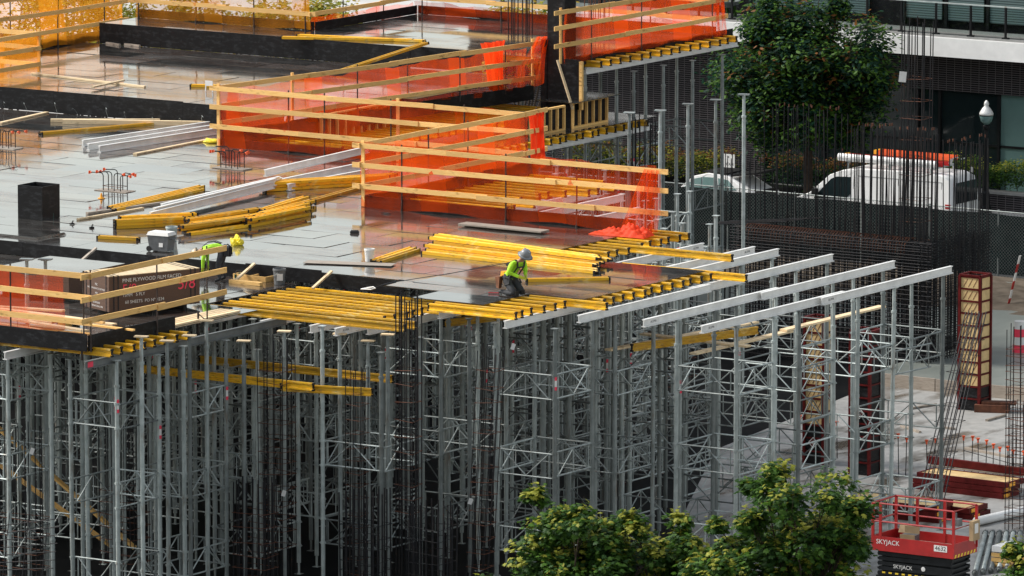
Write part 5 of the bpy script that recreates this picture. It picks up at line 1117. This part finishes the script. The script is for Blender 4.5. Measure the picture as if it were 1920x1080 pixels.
# ================================================================== trees beyond the back of the decks
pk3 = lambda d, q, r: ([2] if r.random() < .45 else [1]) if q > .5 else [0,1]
for k, (x, y, zt, nn, rx, mats) in enumerate([(-53,38.5,8.3,16,2.8,0),(-49,41.5,8.3,16,2.6,0),(-45.5,43.0,8.0,16,2.4,0),(-43.8,46,7.7,14,2.0,0),(-41.6,48.0,7.4,13,1.9,0),(-39.8,49.0,7.0,9,1.5,0),(-33.6,51.0,7.3,15,1.7,0),(-55,46,8.8,14,2.8,1),(-52,50,8.6,14,2.8,1)]):
    rr = random.Random(90+k)
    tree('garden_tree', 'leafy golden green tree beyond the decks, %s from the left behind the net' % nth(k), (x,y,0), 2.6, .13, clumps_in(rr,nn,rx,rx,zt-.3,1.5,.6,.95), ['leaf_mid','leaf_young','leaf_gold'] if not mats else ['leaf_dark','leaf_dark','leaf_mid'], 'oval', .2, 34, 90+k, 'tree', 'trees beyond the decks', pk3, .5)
t = thing('low_wall', 'low reddish wall far behind the decks at top', 'wall', (-50,74,0)); MB().box(-30,16,0,.4,0,2.2).build('wall', 'red_dark', t); MB().box(-30,16,-.05,.45,2.202,2.3).build('cap', 'stone_cap', t)
# ================================================================== workers
def person(label, loc, rz, J, E, region, extras):
    """J: joint name -> (pos, radius); E: edges; region: face centre -> material index. One continuous skinned body."""
    names = list(J); me = bpy.data.meshes.new('skeleton'); me.from_pydata([J[n_][0] for n_ in names], [(names.index(a), names.index(b)) for a, b in E], [])
    o = bpy.data.objects.new('skeleton', me); COL.objects.link(o); sk = o.modifiers.new('skin', 'SKIN'); sk.use_smooth_shade = True
    for i, n_ in enumerate(names):
        r = J[n_][1]; v = me.skin_vertices[0].data[i]; v.radius = r if isinstance(r, tuple) else (r, r); v.use_root = (n_ == 'pelvis')
    su = o.modifiers.new('sub', 'SUBSURF'); su.levels = 2; su.render_levels = 2
    bpy.context.view_layer.update(); dg = bpy.context.evaluated_depsgraph_get(); bm = bpy.data.meshes.new_from_object(o.evaluated_get(dg)); bpy.data.objects.remove(o)
    for m_ in ('lime','trousers','skin','glove','black_rubber'): bm.materials.append(M[m_])
    segs = [(Vector(J[a][0]), Vector(J[b][0]), region(a, b)) for a, b in E]
    for p in bm.polygons:
        best = (9, 0)
        for a, b, k in segs:
            d = b-a; q = max(0, min(1, (p.center-a).dot(d)/max(1e-6, d.length_squared))); dist = (p.center-(a+d*q)).length
            if dist < best[0]: best = (dist, k)
        p.material_index = best[1]; p.use_smooth = True
    t = thing('person', label, 'person', loc, rz); obj('body', bm, t); extras(t, J); return t
def fingers(J, E, wrist, hand, dirv, side, curl, tag_):
    """five fingers rooted in the palm; the thumb leaves its side"""
    d = Vector(dirv).normalized(); s_ = Vector(side).normalized(); n_ = d.cross(s_); h = Vector(J[hand][0])
    for k, (off, L) in enumerate(((-.030,.066),(-.010,.076),(.010,.072),(.028,.056))):
        a = h+d*.035+s_*off; b = a+d*L*.55+Vector(curl)*L*.25; c = b+d*L*.25+Vector(curl)*L*.55
        for nm, q, r in (('a',a,.0095),('b',b,.0088),('c',c,.0075)): J['%s%d%s' % (tag_,k,nm)] = (tuple(q), r)
        E += [(hand,'%s%da' % (tag_,k)),('%s%da' % (tag_,k),'%s%db' % (tag_,k)),('%s%db' % (tag_,k),'%s%dc' % (tag_,k))]
    a = h-s_*.034-d*.01; b = a-s_*.03+d*.03+Vector(curl)*.02
    J[tag_+'ta'] = (tuple(a), .010); J[tag_+'tb'] = (tuple(b), .009); E += [(hand,tag_+'ta'),(tag_+'ta',tag_+'tb')]
def helmet(t, c, tilt, rz, mat, brim, stick=False):
    h = thing('hard_hat', None, None, c, rz); h.parent = t; del h['kind']; h.rotation_euler = (0, tilt, rz)
    MB().lathe([(.128,0),(.134,.03),(.130,.07),(.112,.115),(.075,.15),(.03,.163),(.001,.165)],20).build('shell', mat, h, True)
    m = MB(); n_ = 24; vs = []
    for i in range(n_):
        a = 2*math.pi*i/n_; f = brim*(1+.35*max(0,math.cos(a))); vs += [(.120*math.cos(a),.120*math.sin(a),.012),((.132+f)*math.cos(a),(.132+f)*math.sin(a),-.012),(.120*math.cos(a),.120*math.sin(a),-.004)]
    fs = []
    for i in range(n_): j = (i+1) % n_; fs += [(3*i,3*i+1,3*j+1,3*j),(3*i+1,3*i+2,3*j+2,3*j+1)]
    m.add(vs, fs); m.build('brim', mat, h, True); MB().box(-.10,.11,-.012,.012,.135,.172).build('ridge', mat, h, False, (0,0,-.012))
    if stick:
        for a in (-.5,.45,1.2): MB().box(.123,.128,-.025,.025,.035,.075).build('sticker', 'white_plastic', h, False, None, (0,R(-8),a))
    return h
def face(t, c, fwd, mat_hair='cap_black'):
    """eyes, nose, mouth, ears and hair on the head at c; fwd: where it looks"""
    f = Vector(fwd).normalized(); s_ = Vector((0,0,1)).cross(f).normalized(); u = f.cross(s_); c = Vector(c)
    hd = bpy.data.objects.new('head_features', None); COL.objects.link(hd); hd.parent = t
    for k in (-1,1):
        m = MB(); m.tube(c+f*.092+s_*k*.034+u*.012,c+f*.101+s_*k*.034+u*.012,.012,8); m.build('eye', 'cap_black', hd); m = MB(); m.tube(c+s_*k*.078-f*.005,c+s_*k*.092-f*.012,.028,8); m.build('ear', 'skin', hd)
    m = MB(); m.tube(c+f*.085+u*.01,c+f*.118-u*.03,.012,6,0,.017); m.build('nose', 'skin', hd); m = MB(); m.bar(c+f*.094-u*.058-s_*.025,c+f*.094-u*.058+s_*.025,.012,.01); m.build('mouth', 'leather', hd)
    m = MB(); m.lathe([(.05,-.06),(.085,-.02),(.092,.03),(.07,.07)],12); o = m.build('hair', mat_hair, hd, True, c-f*.012)
def strap(t, pts, w_=.045, mat='strap_black', name='harness_strap'):
    m = MB(); pts = [Vector(p) for p in pts]
    for a, b in zip(pts, pts[1:]): m.bar(a, b, w_, .014, 0, (1,0,.4))
    return m.build(name, mat, t)
# --- kneeling worker at the open deck edge (local +X is where he faces)
J = {'pelvis':((-.06,0,.40),(.155,.15)),'waist':((0,0,.55),(.135,.13)),'chest':((.08,0,.76),(.165,.15)),'neckb':((.15,0,.93),(.10,.09)),'neck':((.19,0,.99),.058),'head':((.245,0,1.08),(.088,.095)),'crown':((.265,0,1.155),(.082,.085)),
 'shL':((.10,.19,.87),.082),'elL':((.17,.27,.62),.058),'wrL':((.40,.13,.50),.043),'haL':((.455,.09,.485),(.042,.026)),'shR':((.10,-.19,.87),.082),'elR':((.17,-.27,.62),.058),'wrR':((.40,-.10,.50),.043),'haR':((.455,-.06,.49),(.042,.026)),
 'hipL':((-.05,.11,.36),.115),'knL':((.27,.15,.085),.08),'shinL':((.02,.14,.075),.066),'anL':((-.22,.12,.075),.05),'toeL':((-.32,.12,.05),.045),'hipR':((-.05,-.11,.36),.115),'knR':((.30,-.15,.085),.08),'shinR':((.05,-.14,.075),.066),'anR':((-.20,-.12,.075),.05),'toeR':((-.30,-.12,.05),.045)}
E = [('pelvis','waist'),('waist','chest'),('chest','neckb'),('neckb','neck'),('neck','head'),('head','crown'),('chest','shL'),('shL','elL'),('elL','wrL'),('wrL','haL'),('chest','shR'),('shR','elR'),('elR','wrR'),('wrR','haR'),('pelvis','hipL'),('hipL','knL'),('knL','shinL'),('shinL','anL'),('anL','toeL'),('pelvis','hipR'),('hipR','knR'),('knR','shinR'),('shinR','anR'),('anR','toeR')]
fingers(J, E, 'wrL', 'haL', (.8,-.5,-.2), (0,.3,1), (0,-.6,-.5), 'fl'); fingers(J, E, 'wrR', 'haR', (.8,.5,-.2), (0,-.3,1), (0,.6,-.5), 'fr')
def region(a, b):
    if b.startswith('f') or b.startswith('ha') or a.startswith('ha'): return 3
    if b in ('head','crown','neck'): return 2
    if b.startswith('toe') : return 4
    if b[:2] in ('hi','kn','an') or b.startswith('shin'): return 1
    return 0
def ex1(t, J):
    helmet(t, (.262,0,1.125), .30, 0, 'helmet_grey', .055, True); face(t, (.255,0,1.075), (1,0,-.45))
    for k in (-1,1):
        strap(t, [(-.02,k*.06,.52),(-.085,k*.09,.72),(-.03,k*.115,.90),(.10,k*.12,.985),(.205,k*.11,.90),(.25,k*.10,.76),(.17,k*.11,.55),(.10,k*.13,.45)])
        strap(t, [(.12,k*.14,.43),(.16,k*.19,.30),(.03,k*.22,.25),(-.14,k*.17,.27)])
    strap(t, [(.25,-.10,.76),(.262,0,.755),(.25,.10,.76)]); strap(t, [(-.20,0,.42),(-.14,.16,.44),(.02,.165,.45),(.13,.10,.45),(.14,-.10,.45),(.02,-.165,.45),(-.14,-.16,.44),(-.20,0,.42)], .07, 'strap_black', 'tool_belt')
    m = MB(); m.add([(-.27,-.23,.17),(-.18,-.24,.16),(-.18,-.15,.16),(-.27,-.13,.17),(-.30,-.25,.44),(-.12,-.26,.46),(-.12,-.14,.46),(-.30,-.11,.44)], [(3,2,1,0),(4,5,6,7),(0,1,5,4),(1,2,6,5),(2,3,7,6),(3,0,4,7)]); m.build('tool_pouch', 'leather', t); MB().box(-.26,-.14,-.12,.06,.42,.58).build('tool_pouch', 'amber', t)
    m = MB(); m.tube((-.16,-.08,.80),(-.16,.08,.80),.06,10); m.build('lifeline_reel', 'strap_black', t); MB().box(.31,.35,-.16,-.05,.03,.14).build('knee_pad', 'cap_black', t); MB().box(.28,.32,.06,.17,.03,.14).build('knee_pad', 'cap_black', t)
w1 = person('kneeling worker in lime shirt, black harness and grey hard hat at the deck edge', at(958,553,Z0)+Vector((0,0,.0)), R(-16), J, E, region, ex1)
w1.scale = (1.06,1.06,1.06)
def bend(v): return Vector((v.x+.42*max(0,v.z-.5), v.y, v.z-.16*max(0,v.z-.5)))
for o_ in list(w1.children_recursive):
    if o_.name.startswith('hard_hat'): o_.location = bend(o_.location); o_.rotation_euler[1] += .22
    elif o_.parent.name.startswith('hard_hat'): pass
    elif o_.name.startswith('hair'): o_.location = bend(o_.location)
    elif o_.type == 'MESH' and not o_.name.startswith('hard_hat'):
        low = o_.name.startswith('body')
        for v in o_.data.vertices:
            if low and v.co.z < .60 and v.co.x > .28: continue
            v.co = bend(v.co)
A = w1.matrix_basis @ Vector((-.06,0,.78)); B = at(742,537,Z0)+Vector((0,0,.12)); C = at(700,545,Z0)+Vector((0,0,.08)); m = MB(); m.path([A, A.lerp(B,.5)-Vector((0,0,.02)), B], .010, 5); m.tube(B,B.lerp(C,.65),.028,8); m.path([B.lerp(C,.6),C], .01, 5)
tag(m.build('safety_lanyard', 'strap_black', None), 'safety lanyard running from the kneeling worker to the joists', 'lanyard')
a = at(930,551,Z0); q = thing('hammer', 'red handled hammer lying behind the kneeling worker', 'tool', (a.x,a.y,Z0+.004), R(25)); MB().tube((-.2,0,.02),(.1,0,.02),.018,8).build('handle', 'red_paint', q); MB().box(.1,.14,-.06,.06,.0,.04).build('head', 'galvanised', q)
# --- bending worker on the lower deck, facing left in the picture (local +X)
J = {'pelvis':((-.10,0,.92),(.15,.14)),'waist':((.06,0,1.00),(.135,.12)),'chest':((.30,0,.98),(.165,.14)),'neckb':((.45,0,.92),(.09,.08)),'neck':((.51,0,.88),.056),'head':((.60,0,.80),(.088,.095)),'crown':((.66,0,.75),(.08,.085)),
 'shL':((.36,.19,.93),.08),'elL':((.42,.25,.66),.056),'wrL':((.44,.20,.42),.042),'haL':((.45,.18,.36),(.040,.026)),'shR':((.36,-.19,.93),.08),'elR':((.40,-.26,.66),.056),'wrR':((.38,-.22,.42),.042),'haR':((.385,-.21,.36),(.040,.026)),
 'hipL':((-.10,.11,.86),.115),'knL':((.02,.16,.48),.078),'anL':((-.04,.18,.09),.052),'toeL':((.12,.20,.045),.045),'hipR':((-.10,-.11,.86),.115),'knR':((-.03,-.16,.48),.078),'anR':((-.12,-.18,.09),.052),'toeR':((.04,-.20,.045),.045)}
E = [('pelvis','waist'),('waist','chest'),('chest','neckb'),('neckb','neck'),('neck','head'),('head','crown'),('chest','shL'),('shL','elL'),('elL','wrL'),('wrL','haL'),('chest','shR'),('shR','elR'),('elR','wrR'),('wrR','haR'),('pelvis','hipL'),('hipL','knL'),('knL','anL'),('anL','toeL'),('pelvis','hipR'),('hipR','knR'),('knR','anR'),('anR','toeR')]
fingers(J, E, 'wrL', 'haL', (.1,-.1,-1), (1,0,0), (.2,-.5,-.4), 'fl'); fingers(J, E, 'wrR', 'haR', (.1,.1,-1), (1,0,0), (.2,.5,-.4), 'fr')
def ex2(t, J):
    helmet(t, (.635,0,.80), 1.9, 0, 'helmet_tan', .03); face(t, (.61,0,.785), (.45,0,-1))
    for k in (-1,1): strap(t, [(-.06,k*.08,1.08),(.12,k*.10,1.13),(.34,k*.12,1.10),(.47,k*.12,.98),(.44,k*.11,.82),(.30,k*.10,.83),(.1,k*.11,.87),(-.05,k*.13,.85)])
    strap(t, [(-.20,0,1.02),(-.08,.16,1.0),(.03,.15,.88),(.03,-.15,.88),(-.08,-.16,1.0),(-.20,0,1.02)], .07, 'strap_black', 'tool_belt')
    MB().box(-.30,-.17,-.22,-.04,.70,.98).build('tool_pouch', 'strap_black', t); MB().box(-.28,-.16,.05,.2,.74,.98).build('tool_pouch', 'strap_black', t)
    MB().path([(-.2,-.1,1.05),(-.32,-.12,.95),(-.33,-.12,.75)],.02,6).build('lanyard_loop', 'strap_black', t)
w2 = person('worker in lime shirt and pale hard hat bending down on the lower deck', at(412,528,ZL), R(205), J, E, region, ex2)
w2.scale = (.94,.94,.94)
a = w2.matrix_basis @ Vector((.43,.0,0)); q = thing('power_drill', 'black drill driver in the hands of the bending worker', 'tool', (a.x,a.y,ZL+.002), R(205)); m = MB(); m.tube((0,0,0),(0,0,.22),.012,6); m.tube((0,0,.2),(0,0,.40),.035,8); m.box(-.03,.12,-.02,.02,.33,.37); m.build('body', 'black_rubber', q); MB().box(-.045,.045,-.035,.035,.40,.46).build('battery', 'cap_black', q)
